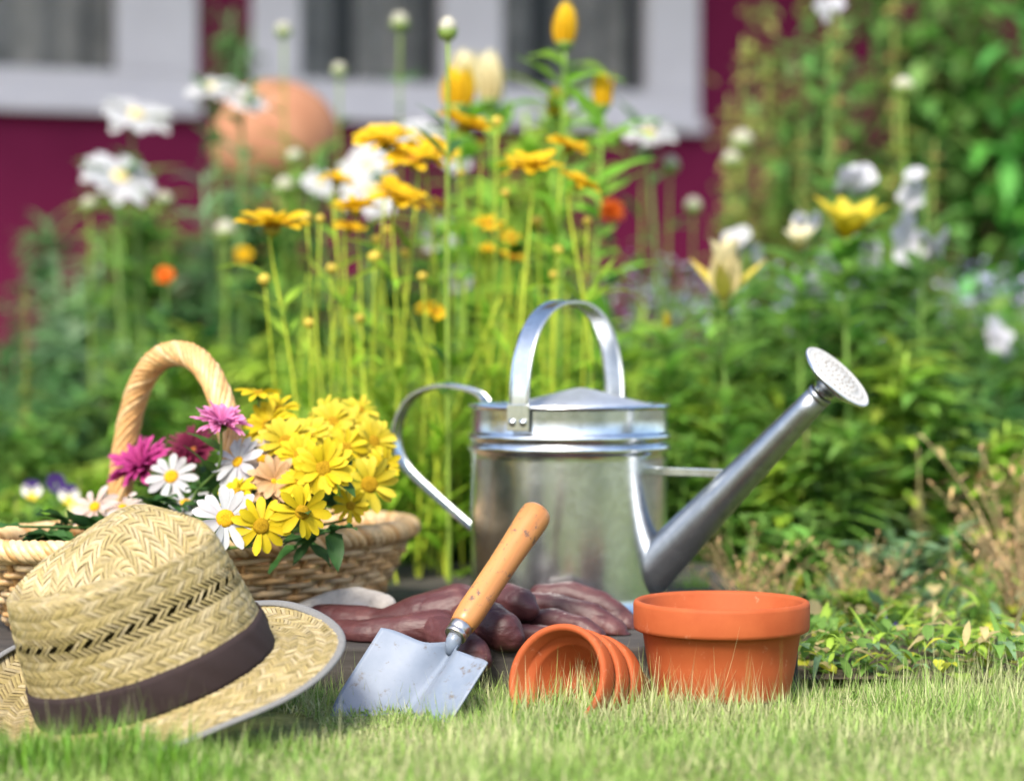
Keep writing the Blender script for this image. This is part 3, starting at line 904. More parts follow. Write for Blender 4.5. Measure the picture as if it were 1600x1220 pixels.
# ribbon
mb = MB(); nth = 200
th = np.linspace(0, 2 * np.pi, nth, endpoint=False)
V = []
for k, zf in enumerate(np.linspace(0, 1, 7)):
    p = crown(np.full(nth, 0.002 + 0.165 * zf), th)
    off = 0.0026 + 0.0009 * np.sin(zf * math.pi) + 0.0007 * np.sin(th * 11 + 5 * zf) * zf + 0.0006 * np.sin(th * 29 + 8 * zf) * np.sin(th * 5)
    p[:, :2] *= (1 + off / 0.1)[:, None]
    V.append(p)
V = np.concatenate(V)
q = [(i * nth + j, i * nth + (j + 1) % nth, (i + 1) * nth + (j + 1) % nth, (i + 1) * nth + j) for i in range(6) for j in range(nth)]
mb.add(V, q)
rb = mb.build('ribbon_band', M['ribbon'], hat, local=True)
md = rb.modifiers.new('solid', 'SOLIDIFY'); md.thickness = 0.0012; md.offset = -1

# ------------------------------------------------------------------ wicker basket
BC = np.array([-0.319, 2.228, BZ + 0.001]); BANG = R(42)
ex = np.array([math.cos(BANG), math.sin(BANG), 0]); ey = np.array([-math.sin(BANG), math.cos(BANG), 0])
BH = 0.079
bas = thing('wicker_basket', 'oval tan wicker basket with twisted hoop handle full of cut flowers', 'basket', tuple(BC))


def bell(th, zf, off=0.0):
    a_ = 0.202 + 0.044 * zf ** 0.9 + off; b_ = 0.104 + 0.032 * zf ** 0.9 + off
    n_ = 2.15
    c, s = np.cos(th), np.sin(th)
    X = a_ * np.sign(c) * np.abs(c) ** (2 / n_); Y = b_ * np.sign(s) * np.abs(s) ** (2 / n_)
    zf = zf + 0 * th
    lift = 0.0
    return BC + X[:, None] * ex + Y[:, None] * ey + np.stack([0 * th, 0 * th, BH * zf], 1)


NST = 46
wood_t = np.array([(0.5376, 0.3276, 0.1386), (0.504, 0.2856, 0.1092), (0.5712, 0.378, 0.1848), (0.4536, 0.252, 0.0966), (0.5712, 0.4032, 0.2184)])
mb = MB()
K = NST * 8
th = np.linspace(0, 2 * np.pi, K, endpoint=False)
nrows = 11
for i in range(nrows):
    zf = (i + 0.5) / nrows * 0.96
    ph = (i % 2) * math.pi
    off = 0.0048 * np.sin(NST / 2 * th + ph)
    p = bell(th, np.full(K, zf)) ; p2 = bell(th, np.full(K, zf), 0.01)
    p = p + (p2 - p) * (off / 0.01)[:, None]
    p[:, 2] += 0.0007 * np.sin(th * 5 + i) + rng.normal(0, 0.0002, K)
    cl = wood_t[rng.integers(0, 5)] * rng.uniform(0.85, 1.1)
    cc = cl[None, :] * (0.9 + 0.22 * np.sin(th * 3 + i * 1.7) * np.sin(th * 7 + i))[:, None]
    tube(mb, p, 0.0034 + 0.0004 * np.sin(th * 4 + i * 2), 8, cc, closed=True)
mb.build('wicker_wall', M['wicker'], bas)
mb = MB()
for j in range(NST):
    t_ = 2 * math.pi * (j + 0.5) / NST * np.ones(8)
    p = bell(t_, np.linspace(0.0, 1.0, 8))
    tube(mb, p, 0.0031, 8, wood_t[rng.integers(0, 5)])
mb.build('stake_ring', M['wicker'], bas)


def rope(mb, center_fn, K, turns, rr, rs, strands, closed):
    u = np.linspace(0, 1, K, endpoint=not closed)
    c = center_fn(u)
    P, T, Nn, B = frames(c, closed)
    for s in range(strands):
        a_ = 2 * np.pi * (turns * u + s / strands)
        p = P + rr * (np.cos(a_)[:, None] * Nn + np.sin(a_)[:, None] * B)
        tube(mb, p, rs * (1 + 0.08 * math.sin(s * 2.2)), 8, wood_t[rng.integers(0, 5)] * rng.uniform(1.0, 1.22), closed=closed)


mb = MB()
rope(mb, lambda u: bell(2 * np.pi * u, np.full(len(u), 1.04), 0.001), 700, 26, 0.0066, 0.0048, 5, True)
mb.build('braided_rim', M['wicker'], bas)
mb = MB(); lathe(mb, [(0.0, 0.003), (0.97, 0.003), (0.985, 0.006), (0.97, 0.009), (0, 0.009)], 60,
                 Matrix.Translation(BC) @ Matrix.Rotation(BANG, 4, 'Z') @ Matrix.Diagonal((0.202, 0.104, 1, 1)), col=(0.4, 0.2, 0.08))
mb.build('basket_base', M['wicker'], bas)
HZ = at(275, 552, 2.25).z
def arch(u):
    a_ = np.pi * u
    c = np.sign(np.cos(a_)) * np.abs(np.cos(a_)) ** 0.85
    s_ = np.abs(np.sin(a_)) ** 0.85
    z0 = BZ + BH * 0.55
    hw = 0.113 + 0 * s_
    return BC * np.array([1, 1, 0]) - ex * 0.028 + ey[None] * (-(c * hw))[:, None] + np.stack([0 * u, 0 * u, z0 + (HZ - z0) * s_], 1)
mb = MB()
rope(mb, arch, 320, 4.0, 0.0090, 0.0042, 11, False)
co = MB(); tube(mb, arch(np.linspace(0, 1, 120)), 0.0112, 16, (0.42, 0.22, 0.09))
mb.build('hoop_handle', M['wicker'], bas)

# ------------------------------------------------------------------ flowers
PAL = {
    'yellow': ((0.50, 0.365, 0.007), (0.55, 0.435, 0.015)), 'lemon': ((0.48, 0.375, 0.014), (0.53, 0.44, 0.045)),
    'gold': ((0.574, 0.328, 0.00574), (0.6068, 0.41, 0.01312)), 'white': ((0.4264, 0.4264, 0.4428), (0.4756, 0.4756, 0.4838)),
    'peach': ((0.4756, 0.2706, 0.1148), (0.5084, 0.3444, 0.1968)), 'blush': ((0.4756, 0.3526, 0.287), (0.4756, 0.4346, 0.4182)),
    'magenta': ((0.285, 0.0209, 0.1235), (0.437, 0.05225, 0.228)), 'pink': ((0.475, 0.095, 0.285), (0.627, 0.2375, 0.437)), 'maroon': ((0.095, 0.0095, 0.0285), (0.19, 0.0209, 0.06175)),
    'orange': ((0.656, 0.0984, 0.0082), (0.697, 0.164, 0.0164)), 'cream': ((0.5576, 0.4756, 0.2296), (0.574, 0.533, 0.3526)),
}


def head(root, pos, nrm, diam, npet, color, rings=2, prof='strap', wratio=0.30, rise=0.25, droop=0.25, centre=0.26, ccol=(0.62, 0.34, 0.012), fold=0.2, seed=0, name='flower_head', wild=1.0):
    """petals as one head, the disc its sub-part"""
    Mx = np.array(align(tuple(nrm), (0, 0, 0), seed * 1.7))[:3, :3]
    R0 = diam * 0.5
    mb = MB()
    c0, c1 = PAL[color]
    for r_ in range(rings):
        n_ = int(npet * 1.25) if r_ == 0 else int(npet)
        a_ = (np.arange(n_) + 0.5 * r_) * 2 * np.pi / n_ + rng.normal(0, 0.10, n_)
        el = rise + 0.35 * r_ + rng.normal(0, 0.17 * wild, n_)
        d = np.stack([np.cos(a_), np.sin(a_), el], 1)
        L = R0 * (0.97 - 0.15 * r_) * rng.uniform(0.86, 1.06, n_)
        bs = np.stack([np.cos(a_), np.sin(a_), 0 * a_ + 0.03 + 0.10 * r_], 1) * (R0 * centre * 0.5)
        leaves(mb, bs @ Mx.T + np.array(pos), d @ Mx.T, L, R0 * wratio * 2 * rng.uniform(0.85, 1.15, n_), droop + rng.normal(0, 0.08, n_), jitter(c0, n_, 0.08, 0.03),
               up=np.array([0, 0, 1.0]) @ Mx.T, nseg=6, fold=fold, prof=prof, roll=rng.normal(0, 0.32 * wild, n_), tipcol=jitter(c1, n_, 0.05, 0.02))
    h = mb.build(name, M['petal'], root)
    if centre > 0:
        cb = MB(); rc = R0 * centre
        lathe(cb, [(rc * 0.8, -0.15 * rc), (rc, 0.05 * rc), (rc * 0.93, 0.28 * rc), (rc * 0.65, 0.46 * rc), (rc * 0.3, 0.50 * rc), (0.0, 0.47 * rc)], 20,
              align(tuple(nrm), tuple(pos)), col=ccol)
        # florets
        n_ = 50
        k = np.arange(n_) + 0.5; ra = rc * 0.95 * np.sqrt(k / n_); an = k * 2.39996
        for x_, y_, r2 in zip(ra * np.cos(an), ra * np.sin(an), ra):
            z_ = rc * 0.5 * (1 - (r2 / rc) ** 2 * 0.75)
            q = Matrix(align(tuple(nrm), tuple(pos))) @ Vector((x_, y_, z_))
            lathe(cb, [(rc * 0.085, -rc * 0.05), (rc * 0.075, rc * 0.06), (0, rc * 0.10)], 5, align(tuple(nrm), tuple(q)), col=tuple(np.array(ccol) * random.uniform(0.7, 1.4)))
        o = cb.build('flower_disc', M['florets'], h, local=True)
        o.data.transform(Matrix.Translation(-root.location))
    return h


def calyx(root, pos, nrm, r, col=(0.10, 0.20, 0.03)):
    mb = MB(); Mx = align(tuple(nrm), tuple(pos))
    lathe(mb, [(0.0, -r * 1.1), (r * 0.35, -r * 1.0), (r * 0.85, -r * 0.5), (r, -r * 0.05), (r * 0.7, r * 0.02)], 14, Mx, col=col)
    mb.build('calyx', M['stem'], root)


def stemmed(root, pts, r0, r1, col=(0.20, 0.30, 0.03), n=24, nleaf=0, leaf_len=0.05, leaf_w=0.008, lcol=(0.10, 0.22, 0.03), lo=0.1, hi=0.8):
    p = smooth_path(pts, n)
    mb = MB(); tube(mb, p, np.linspace(r0, r1, n), 7, col)
    mb.build('stem', M['stem'], root)
    if nleaf:
        lb = MB(); i = (rng.uniform(lo, hi, nleaf) * (n - 1)).astype(int)
        a_ = rng.uniform(0, 6.28, nleaf)
        leaves(lb, p[i], np.stack([np.cos(a_), np.sin(a_), rng.uniform(0.3, 1.2, nleaf)], 1), leaf_len * rng.uniform(0.6, 1.2, nleaf), leaf_w * rng.uniform(0.7, 1.3, nleaf),
               rng.uniform(0.1, 0.6, nleaf), jitter(lcol, nleaf, 0.25), wav=0.04)
        lb.build('foliage', M['leaf'], root)


BCEN = np.array([-0.32, 2.235, 0.07])
gcol = 'cut flowers in the wicker basket'
cut = [  # px, py, d, width_px, colour, petals, normal, centre, kind, label
    (222, 728, 2.24, 128, 'magenta', 30, (-0.35, -0.55, 0.75), 0.10, 'spider', 'spiky magenta chrysanthemum by the left foot of the basket handle'),
    (346, 662, 2.27, 108, 'pink', 24, (0.15, -0.45, 0.9), 0.08, 'spider', 'pale pink spiky chrysanthemum against the right side of the basket handle'),
    (303, 703, 2.26, 96, 'maroon', 28, (-0.1, -0.7, 0.6), 0.16, 'spider', 'dark maroon chrysanthemum between the magenta one and the pale pink one'),
    (268, 745, 2.19, 88, 'white', 9, (-0.1, -0.85, 0.5), 0.30, 'daisy', 'white daisy with loose petals touching the magenta chrysanthemum'),
    (290, 786, 2.17, 98, 'white', 11, (0.05, -0.45, 0.9), 0.22, 'daisy', 'white daisy facing upward right behind the peak of the hat'),
    (352, 810, 2.13, 112, 'white', 12, (0.1, -0.9, 0.35), 0.30, 'daisy', 'big white daisy facing front with golden disc, right of the hat crown'),
    (372, 722, 2.21, 100, 'white', 12, (-0.45, -0.7, 0.55), 0.22, 'daisy', 'white daisy in the middle of the bouquet under the pale pink flower'),
    (410, 718, 2.22, 84, 'blush', 12, (0.2, -0.85, 0.5), 0.24, 'daisy', 'white and blush daisy with yellow disc left of the peach flower'),
    (428, 752, 2.18, 100, 'peach', 14, (0.15, -0.85, 0.45), 0.12, 'daisy', 'peach coloured flower in the middle of the bouquet'),
    (148, 792, 2.20, 84, 'blush', 11, (-0.2, -0.8, 0.6), 0.24, 'daisy', 'blush white daisy at the far left edge of the bouquet'),
    (192, 792, 2.19, 80, 'blush', 11, (0.1, -0.4, 0.9), 0.20, 'daisy', 'blush daisy half hidden behind the hat below the magenta flower'),
    (370, 768, 2.17, 72, 'yellow', 13, (-0.3, -0.5, 0.8), 0.2, 'daisy', 'small golden yellow flower between two white daisies'),
    (408, 822, 2.13, 98, 'yellow', 11, (0.25, -0.85, 0.2), 0.30, 'daisy', 'yellow daisy hanging over the rim beside the big white daisy'),
    (472, 800, 2.14, 98, 'yellow', 12, (0.35, -0.75, 0.15), 0.28, 'daisy', 'yellow daisy drooping over the rim above the dark green leaf'),
    (405, 614, 2.28, 84, 'yellow', 9, (0.1, -0.1, 1.0), 0.2, 'daisy', 'topmost yellow flower of the bouquet seen from the side'),
    (418, 664, 2.27, 92, 'yellow', 13, (-0.15, -0.75, 0.6), 0.22, 'daisy', 'yellow daisy below the topmost flower of the bouquet'),
    (446, 690, 2.23, 104, 'lemon', 15, (0.0, -0.8, 0.6), 0.2, 'daisy', 'peachy lemon flower above the peach one'),
    (505, 732, 2.16, 122, 'yellow', 16, (0.0, -0.97, 0.25), 0.28, 'daisy', 'big full yellow daisy facing front in the right half of the bouquet'),
    (577, 757, 2.19, 112, 'lemon', 12, (0.15, -0.95, 0.2), 0.32, 'daisy', 'lemon yellow daisy with wide disc at the right end of the bouquet'),
    (584, 690, 2.26, 106, 'lemon', 16, (0.5, -0.75, 0.4), 0.26, 'daisy', 'lemon yellow daisy turned right, touching the can\'s rear handle'),
    (520, 660, 2.29, 108, 'lemon', 14, (0.05, -0.75, 0.65), 0.18, 'daisy', 'pale lemon daisy at the top right of the bouquet'),
    (552, 668, 2.27, 92, 'lemon', 13, (0.2, -0.85, 0.5), 0.16, 'daisy', 'full lemon daisy between the two rightmost upper ones'),
    (508, 638, 2.33, 76, 'lemon', 10, (-0.5, -0.2, 0.85), 0.14, 'daisy', 'lemon flower with raised petals at the top of the right group'),
    (468, 712, 2.20, 94, 'yellow', 14, (-0.1, -0.8, 0.6), 0.16, 'daisy', 'bright yellow daisy left of the biggest yellow one'),
    (540, 700, 2.22, 88, 'yellow', 12, (0.2, -0.9, 0.4), 0.28, 'daisy', 'yellow daisy between the biggest yellow one and the right end'),
    (562, 640, 2.31, 80, 'lemon', 12, (0.25, -0.6, 0.75), 0.2, 'daisy', 'lemon daisy at the upper right corner of the bouquet'),
    (435, 640, 2.30, 76, 'yellow', 12, (-0.1, -0.6, 0.8), 0.2, 'daisy', 'small yellow daisy right below the topmost flower'),
    (470, 752, 2.17, 80, 'yellow', 12, (-0.05, -0.85, 0.5), 0.24, 'daisy', 'yellow daisy under the bright one left of the biggest yellow'),
    (548, 790, 2.17, 74, 'yellow', 11, (0.2, -0.8, 0.1), 0.26, 'daisy', 'yellow daisy drooping low between the wide disc one and the rim'),
    (600, 725, 2.25, 72, 'yellow', 11, (0.5, -0.8, 0.3), 0.26, 'daisy', 'yellow daisy at the far right beside the rear handle'),
    (484, 680, 2.26, 84, 'lemon', 13, (-0.2, -0.7, 0.7), 0.16, 'daisy', 'lemon daisy between the peachy lemon flower and the top right group'),
]
for i, (px, py, d, wpx, colr, npet, nr, cen, kind, lab) in enumerate(cut):
    if 320 < px < 500: d -= 0.10 + 0.03 * (py > 790)
    elif px >= 500: d -= 0.05 + 0.02 * (i % 3)
    if 320 < px < 360 and py < 700: d -= 0.07
    pos = np.array(at(px, py, d)); nr = unit(nr); diam = (0.90 if px < 500 else 0.78) * wpx * d / F
    if colr in ('yellow', 'lemon'): cen = max(cen, 0.25)
    root = thing('chrysanthemum' if kind == 'spider' else 'daisy', lab, 'flower', tuple(pos), gcol)
    if kind == 'spider':
        head(root, pos, nr, diam, npet, colr, rings=3, prof='strap', wratio=0.075, rise=0.35, droop=0.15, centre=cen, ccol=(0.30, 0.10, 0.03), fold=0.6, seed=i)
    else:
        head(root, pos, nr, diam, npet, colr, rings=1 if npet < 13 else 2, prof='petal', wratio=0.165 if npet < 13 else 0.145, rise=0.2, droop=0.22, centre=cen,
             ccol=(0.60, 0.33, 0.012) if colr in ('white', 'blush', 'peach') else (0.34, 0.20, 0.008), seed=i)
    calyx(root, pos - nr * diam * 0.03, nr, diam * 0.11)
    end = BCEN + np.array([rng.normal(0, 0.03), rng.normal(0, 0.03), -0.02])
    mid = pos - nr * 0.035 + np.array([0, 0.0, -0.012])
    stemmed(root, [pos - nr * diam * 0.08, mid, pos * 0.5 + end * 0.5 + np.array([0, 0, 0.01]), end], 0.0014, 0.0020, (0.13, 0.22, 0.05), n=16,
            nleaf=5, leaf_len=0.04, leaf_w=0.016, lcol=(0.045, 0.11, 0.025), lo=0.2, hi=0.7)
# dark leaf sprigs in the bouquet
for i, (px, py, d, s_, lab) in enumerate([
        (520, 830, 2.15, 1.0, 'dark green leaf sprig hanging over the basket rim at the right'), (330, 765, 2.25, 1.1, 'dark leaf sprig in the gap between white daisies and maroon flower'),
        (440, 640, 2.34, 1.0, 'dark leaf sprig behind the upper yellow flowers'), (550, 725, 2.25, 1.0, 'dark leaf sprig between the two front facing yellow daisies'),
        (450, 780, 2.20, 1.0, 'dark leaf sprig under the peach flower'), (240, 780, 2.24, 1.0, 'dark leaf sprig under the magenta chrysanthemum'),
        (95, 815, 2.22, 1.2, 'green leaf sprig over the far left rim of the basket'), (30, 822, 2.18, 1.2, 'green leaf sprig at the left tip of the basket')]):
    d -= 0.10
    root = thing('leaf_sprig', lab, 'leaf sprig', tuple(at(px, py, d)), 'leaf sprigs in the bouquet')
    p = np.array(at(px, py, d)); e = BCEN + np.array([rng.normal(0, 0.03), 0, 0])
    mb = MB(); tube(mb, smooth_path([p, p * 0.6 + e * 0.4 + np.array([0, 0, 0.015]), e], 12), 0.0014, 6, (0.06, 0.12, 0.03)); mb.build('stem', M['stem'], root)
    n_ = 16; a_ = rng.uniform(0, 6.28, n_); lb = MB()
    dirs = np.stack([np.cos(a_), -0.6 + 0 * a_, np.sin(a_) * 0.8], 1)
    k = rng.uniform(0, 0.3, n_)[:, None]
    leaves(lb, p * (1 - k) + e * k, dirs, 0.036 * s_ * rng.uniform(0.7, 1.1, n_), 0.018 * s_, 0.25, jitter((0.05, 0.13, 0.035), n_, 0.3), prof='broad', wav=0.1)
    lb.build('foliage', M['leaf'], root)

# ------------------------------------------------------------------ coreopsis behind the can
cg = 'golden coreopsis stems behind the watering can'
YG = (0.42, 0.50, 0.04)
core = [  # px, py, d, w, normal, base px, label
    (425, 352, 2.62, 112, (0.05, -0.12, 1.0), 440, 'golden coreopsis standing alone at the left of the clump, seen from the side'),
    (600, 220, 2.78, 96, (-0.1, -0.35, 1.0), 575, 'upper left golden coreopsis of the crowded top cluster'),
    (645, 250, 2.76, 92, (-0.2, -0.45, 0.9), 612, 'golden coreopsis in the lower middle of the crowded top cluster'),
    (676, 240, 2.80, 80, (0.3, -0.5, 0.9), 660, 'golden coreopsis at the right of the crowded top cluster touching the bud stem'),
    (625, 310, 2.70, 96, (0.35, -0.30, 1.0), 590, 'golden coreopsis tilted right just under the crowded top cluster'),
    (527, 282, 2.80, 56, (0.2, -0.3, 1.0), 520, 'small golden coreopsis in front of the white daisy at left centre'),
    (555, 326, 2.72, 76, (-0.1, -0.15, 1.0), 545, 'golden coreopsis left of the tilted one, seen edge on'),
    (546, 356, 2.70, 52, (0.2, -0.2, 1.0), 560, 'small deep gold coreopsis hanging under the edge on one'),
    (726, 196, 2.85, 88, (0.3, -0.15, 1.0), 760, 'golden coreopsis right of the tall white bud stem'),
    (830, 260, 2.72, 98, (-0.05, -0.25, 1.0), 838, 'large golden coreopsis at the right with wide open petals'),
    (889, 230, 2.80, 70, (0.35, -0.25, 1.0), 860, 'golden coreopsis above and right of the large wide open one'),
    (905, 287, 2.72, 70, (0.45, -0.2, 1.0), 880, 'rightmost golden coreopsis tilted toward the maroon wall'),
    (765, 350, 2.85, 46, (0.1, -0.5, 0.9), 752, 'small coreopsis low in the middle, left of two tiny ones'),
    (797, 371, 2.85, 34, (0.1, -0.6, 0.8), 780, 'tiny gold coreopsis between the small low ones'),
    (802, 402, 2.84, 46, (0.1, -0.3, 1.0), 795, 'small coreopsis lowest of the group over the can handle'),
    (763, 388, 2.84, 26, (0.1, -0.6, 0.8), 770, 'tiniest gold coreopsis left of the lowest small one'),
    (664, 480, 2.76, 32, (-0.3, -0.6, 0.8), 650, 'tiny low coreopsis left of its twin in the stems'),
    (682, 488, 2.75, 34, (0.2, -0.6, 0.8), 676, 'tiny low coreopsis right of its twin in the stems'),
    (686, 318, 2.86, 36, (0.2, -0.4, 0.9), 690, 'small deep gold coreopsis half hidden behind the tall bud stem'),
]
for i, (px, py, d, wpx, nr, bpx, lab) in enumerate(core):
    d -= 0.12; wpx *= 1.06
    pos = np.array(at(px, py, d)); nr = unit(nr); diam = wpx * d / F
    basep = np.array([(bpx - 800) / F * d + rng.normal(0, 0.006), d + rng.normal(0, 0.03), 0])
    root = thing('coreopsis', lab, 'flower', tuple(basep), cg)
    head(root, pos, nr, diam, 10 if wpx > 60 else 8, 'gold', rings=2 if wpx > 50 else 1, wild=0.6, prof='petal', wratio=0.21, rise=0.22, droop=0.14, centre=0.26, ccol=(0.30, 0.13, 0.01), seed=i)
    calyx(root, pos - nr * 0.002, nr, diam * 0.13, (0.30, 0.26, 0.03))
    mid = basep * 0.5 + pos * 0.5 + np.array([rng.normal(0, 0.012), 0, 0])
    stemmed(root, [pos - nr * diam * 0.12, pos - nr * 0.03, mid, basep], 0.0011, 0.0018, YG, n=20, nleaf=13, leaf_len=0.095, leaf_w=0.012, lcol=(0.26, 0.43, 0.04), lo=0.45, hi=0.95)
# seed heads and buds of the same clump
buds = [(413, 437, 2.60), (478, 340, 2.66), (500, 342, 2.72), (483, 505, 2.6), (585, 402, 2.68), (588, 374, 2.72), (660, 432, 2.7), (777, 190, 2.8), (790, 302, 2.78), (518, 420, 2.66),
        (563, 497, 2.66), (865, 430, 2.72), (918, 345, 2.72), (872, 392, 2.74), (720, 272, 2.84), (752, 222, 2.84), (633, 395, 2.74), (607, 360, 2.76), (840, 345, 2.76), (545, 455, 2.7)]
for i, (px, py, d) in enumerate(buds):
    d -= 0.10
    pos = np.array(at(px, py, d)); basep = np.array([pos[0] + rng.normal(0, 0.02), d + rng.normal(0, 0.03), 0])
    root = thing('coreopsis_bud', 'small closed green gold bud on a thin stem in the coreopsis clump', 'flower bud', tuple(basep), 'closed buds in the coreopsis clump')
    mb = MB(); r_ = 0.0062 * rng.uniform(0.8, 1.25)
    lathe(mb, [(0, -r_), (r_ * 0.7, -r_ * 0.8), (r_ * 1.1, -r_ * 0.1), (r_, r_ * 0.5), (r_ * 0.5, r_ * 0.9), (0, r_)], 12, align((rng.normal(0, 0.2), rng.normal(0, 0.2), 1), tuple(pos)), col=(0.50, 0.38, 0.05))
    mb.build('bud', M['stem'], root)
    stemmed(root, [pos, pos * 0.5 + basep * 0.5 + np.array([rng.normal(0, 0.006), 0, 0]), basep], 0.0010, 0.0017, YG, n=14, nleaf=11, leaf_len=0.085, leaf_w=0.011, lcol=(0.26, 0.43, 0.04), lo=0.5, hi=0.95)
# bare flower stalks that thicken the clump
for i in range(26):
    px = rng.uniform(430, 905); d = rng.uniform(2.6, 2.95); pos = np.array(at(px, rng.uniform(380, 520), d))
    basep = np.array([pos[0] + rng.normal(0, 0.04), d, 0])
    root = thing('coreopsis_stalk', 'bare yellow green stalk in the coreopsis clump', 'stalk', tuple(basep), 'bare stalks in the coreopsis clump')
    stemmed(root, [pos, pos * 0.5 + basep * 0.5 + np.array([rng.normal(0, 0.02), 0, 0]), basep], 0.0009, 0.0017, YG, n=12, nleaf=14, leaf_len=0.1, leaf_w=0.013, lcol=(0.26, 0.43, 0.04), lo=0.3, hi=0.95)

# tall white bud on its own stem
def bud(px, py, d, wpx, hpx, col, lab, grp, green=(0.16, 0.24, 0.05), bx=None, nleaf=4, cat='flower bud', name='daisy_bud', r=0.002):
    pos = np.array(at(px, py, d)); rr = wpx * d / F / 2; hh = hpx * d / F
    basep = np.array([pos[0] if bx is None else (bx - 800) / F * d, d, 0])
    root = thing(name, lab, cat, tuple(basep), grp)
    mb = MB(); lathe(mb, [(rr * 0.55, -hh * 0.2), (rr * 0.9, -hh * 0.05), (rr * 0.98, hh * 0.1), (rr * 0.75, hh * 0.32), (rr * 0.35, hh * 0.48), (0, hh * 0.52)], 18, Matrix.Translation(pos), col=col)
    h = mb.build('bud', M['petal'], root)
    mb = MB(); lathe(mb, [(0, -hh * 0.5), (rr * 0.4, -hh * 0.46), (rr * 0.85, -hh * 0.28), (rr * 1.02, -hh * 0.02), (rr * 0.9, hh * 0.0)], 18, Matrix.Translation(pos), col=green)
    mb.build('calyx', M['stem'], root)
    stemmed(root, [pos - np.array([0, 0, hh * 0.48]), pos * 0.5 + basep * 0.5 + np.array([rng.normal(0, 0.006), 0, 0]), basep], r * 0.85, r * 1.3, (0.20, 0.30, 0.04), n=20, nleaf=nleaf, leaf_len=0.07, leaf_w=0.014, lcol=(0.07, 0.18, 0.04))
    return root


bud(700, 46, 2.55, 31, 40, (0.50, 0.48, 0.40), 'tall white daisy bud on a straight stem, highest in the middle', None, bx=702, nleaf=7, r=0.0024)
wg = 'round white daisy buds around the flower bed'
for (px, py, d, w_, lab) in [
        (353, 362, 3.25, 36, 'round white bud left of the lone coreopsis'), (445, 292, 3.25, 31, 'round white bud in front of the terracotta ball, lower one'),
        (460, 246, 3.25, 26, 'round white bud in front of the terracotta ball, upper one'), (257, 313, 3.35, 28, 'cream bud touching the lower left white daisy'),
        (140, 320, 3.4, 26, 'greenish bud left below the lower left white daisy'), (1047, 258, 3.3, 30, 'round white bud below right of the white daisy at the window corner'),
        (1003, 240, 3.3, 28, 'cream bud directly under the white daisy at the window corner'), (1160, 221, 3.5, 36, 'round white bud right of the window, upper of two'),
        (1143, 250, 3.5, 30, 'white bud right of the window, lower of two'), (1083, 322, 3.4, 28, 'round cream bud in front of the maroon wall at the right'),
        (443, 48, 3.4, 26, 'cream bud before the left edge of the wide window'), (625, 35, 3.3, 30, 'cream bud before the glass left of the tall white bud'),
        (530, 110, 3.4, 24, 'small cream bud before the window sill'), (1412, 136, 3.1, 32, 'white bud on a tall straight stem in front of the climbing shrub')]:
    bud(px, py, d + 0.3, w_, w_ * 1.0, (0.46, 0.45, 0.36), lab, wg, nleaf=10)

# yellow closed heads at the top (tall yellow plant)
yg = 'tall yellow closed flowers before the window'
for (px, py, d, w_, h_, colr, nr, lab) in [
        (882, 38, 2.95, 40, 66, 'gold', (0.05, 0, 1), 'tall closed yellow flower highest at the right of the window mullion'),
        (942, 140, 2.95, 34, 58, 'gold', (0, 0, 1), 'closed yellow flower before the right window glass'),
        (868, 160, 3.0, 30, 50, 'lemon', (0.1, 0, 1), 'closed greenish yellow flower below the highest one'),
        (715, 135, 3.05, 62, 68, 'gold', (0.05, -0.1, 1), 'orange yellow cup flower just behind the tall white bud stem'),
        (766, 118, 3.25, 46, 84, 'cream', (0, 0, 1), 'tall cream yellow flower behind the orange yellow cup'),
        (728, 105, 3.3, 50, 66, 'cream', (-0.1, 0, 1), 'pale cream flower peeking over the orange yellow cup')]:
    pos = np.array(at(px, py + h_ * 0.5, d)); basep = np.array([pos[0] + rng.normal(0, 0.02), d, 0]); H_ = h_ * d / F; W_ = w_ * d / F
    root = thing('tall_flower', lab, 'flower', tuple(basep), yg)
    mb = MB(); n_ = 10; a_ = np.arange(n_) * 2 * np.pi / n_
    leaves(mb, pos + np.stack([np.cos(a_), np.sin(a_), 0 * a_], 1) * W_ * 0.18, np.stack([np.cos(a_) * 0.30, np.sin(a_) * 0.30, 1 + 0 * a_], 1), H_ * rng.uniform(0.8, 1.08, n_), W_ * 0.5, 0.26 + rng.normal(0, 0.05, n_),
           jitter(PAL[colr][0], n_, 0.1, 0.03), nseg=6, prof='tulip', fold=0.4, tipcol=PAL[colr][1], up=np.stack([np.cos(a_), np.sin(a_), 0 * a_], 1))
    mb.build('flower_head', M['petal'], root)
    calyx(root, pos + np.array([0, 0, 0.004]), (0, 0, 1), W_ * 0.36, (0.12, 0.22, 0.04))
    stemmed(root, [pos, pos * 0.6 + basep * 0.4, basep], 0.0028, 0.0036, (0.20, 0.34, 0.05), n=20, nleaf=16, leaf_len=0.10, leaf_w=0.035, lcol=(0.24, 0.46, 0.06), lo=0.05, hi=0.7)

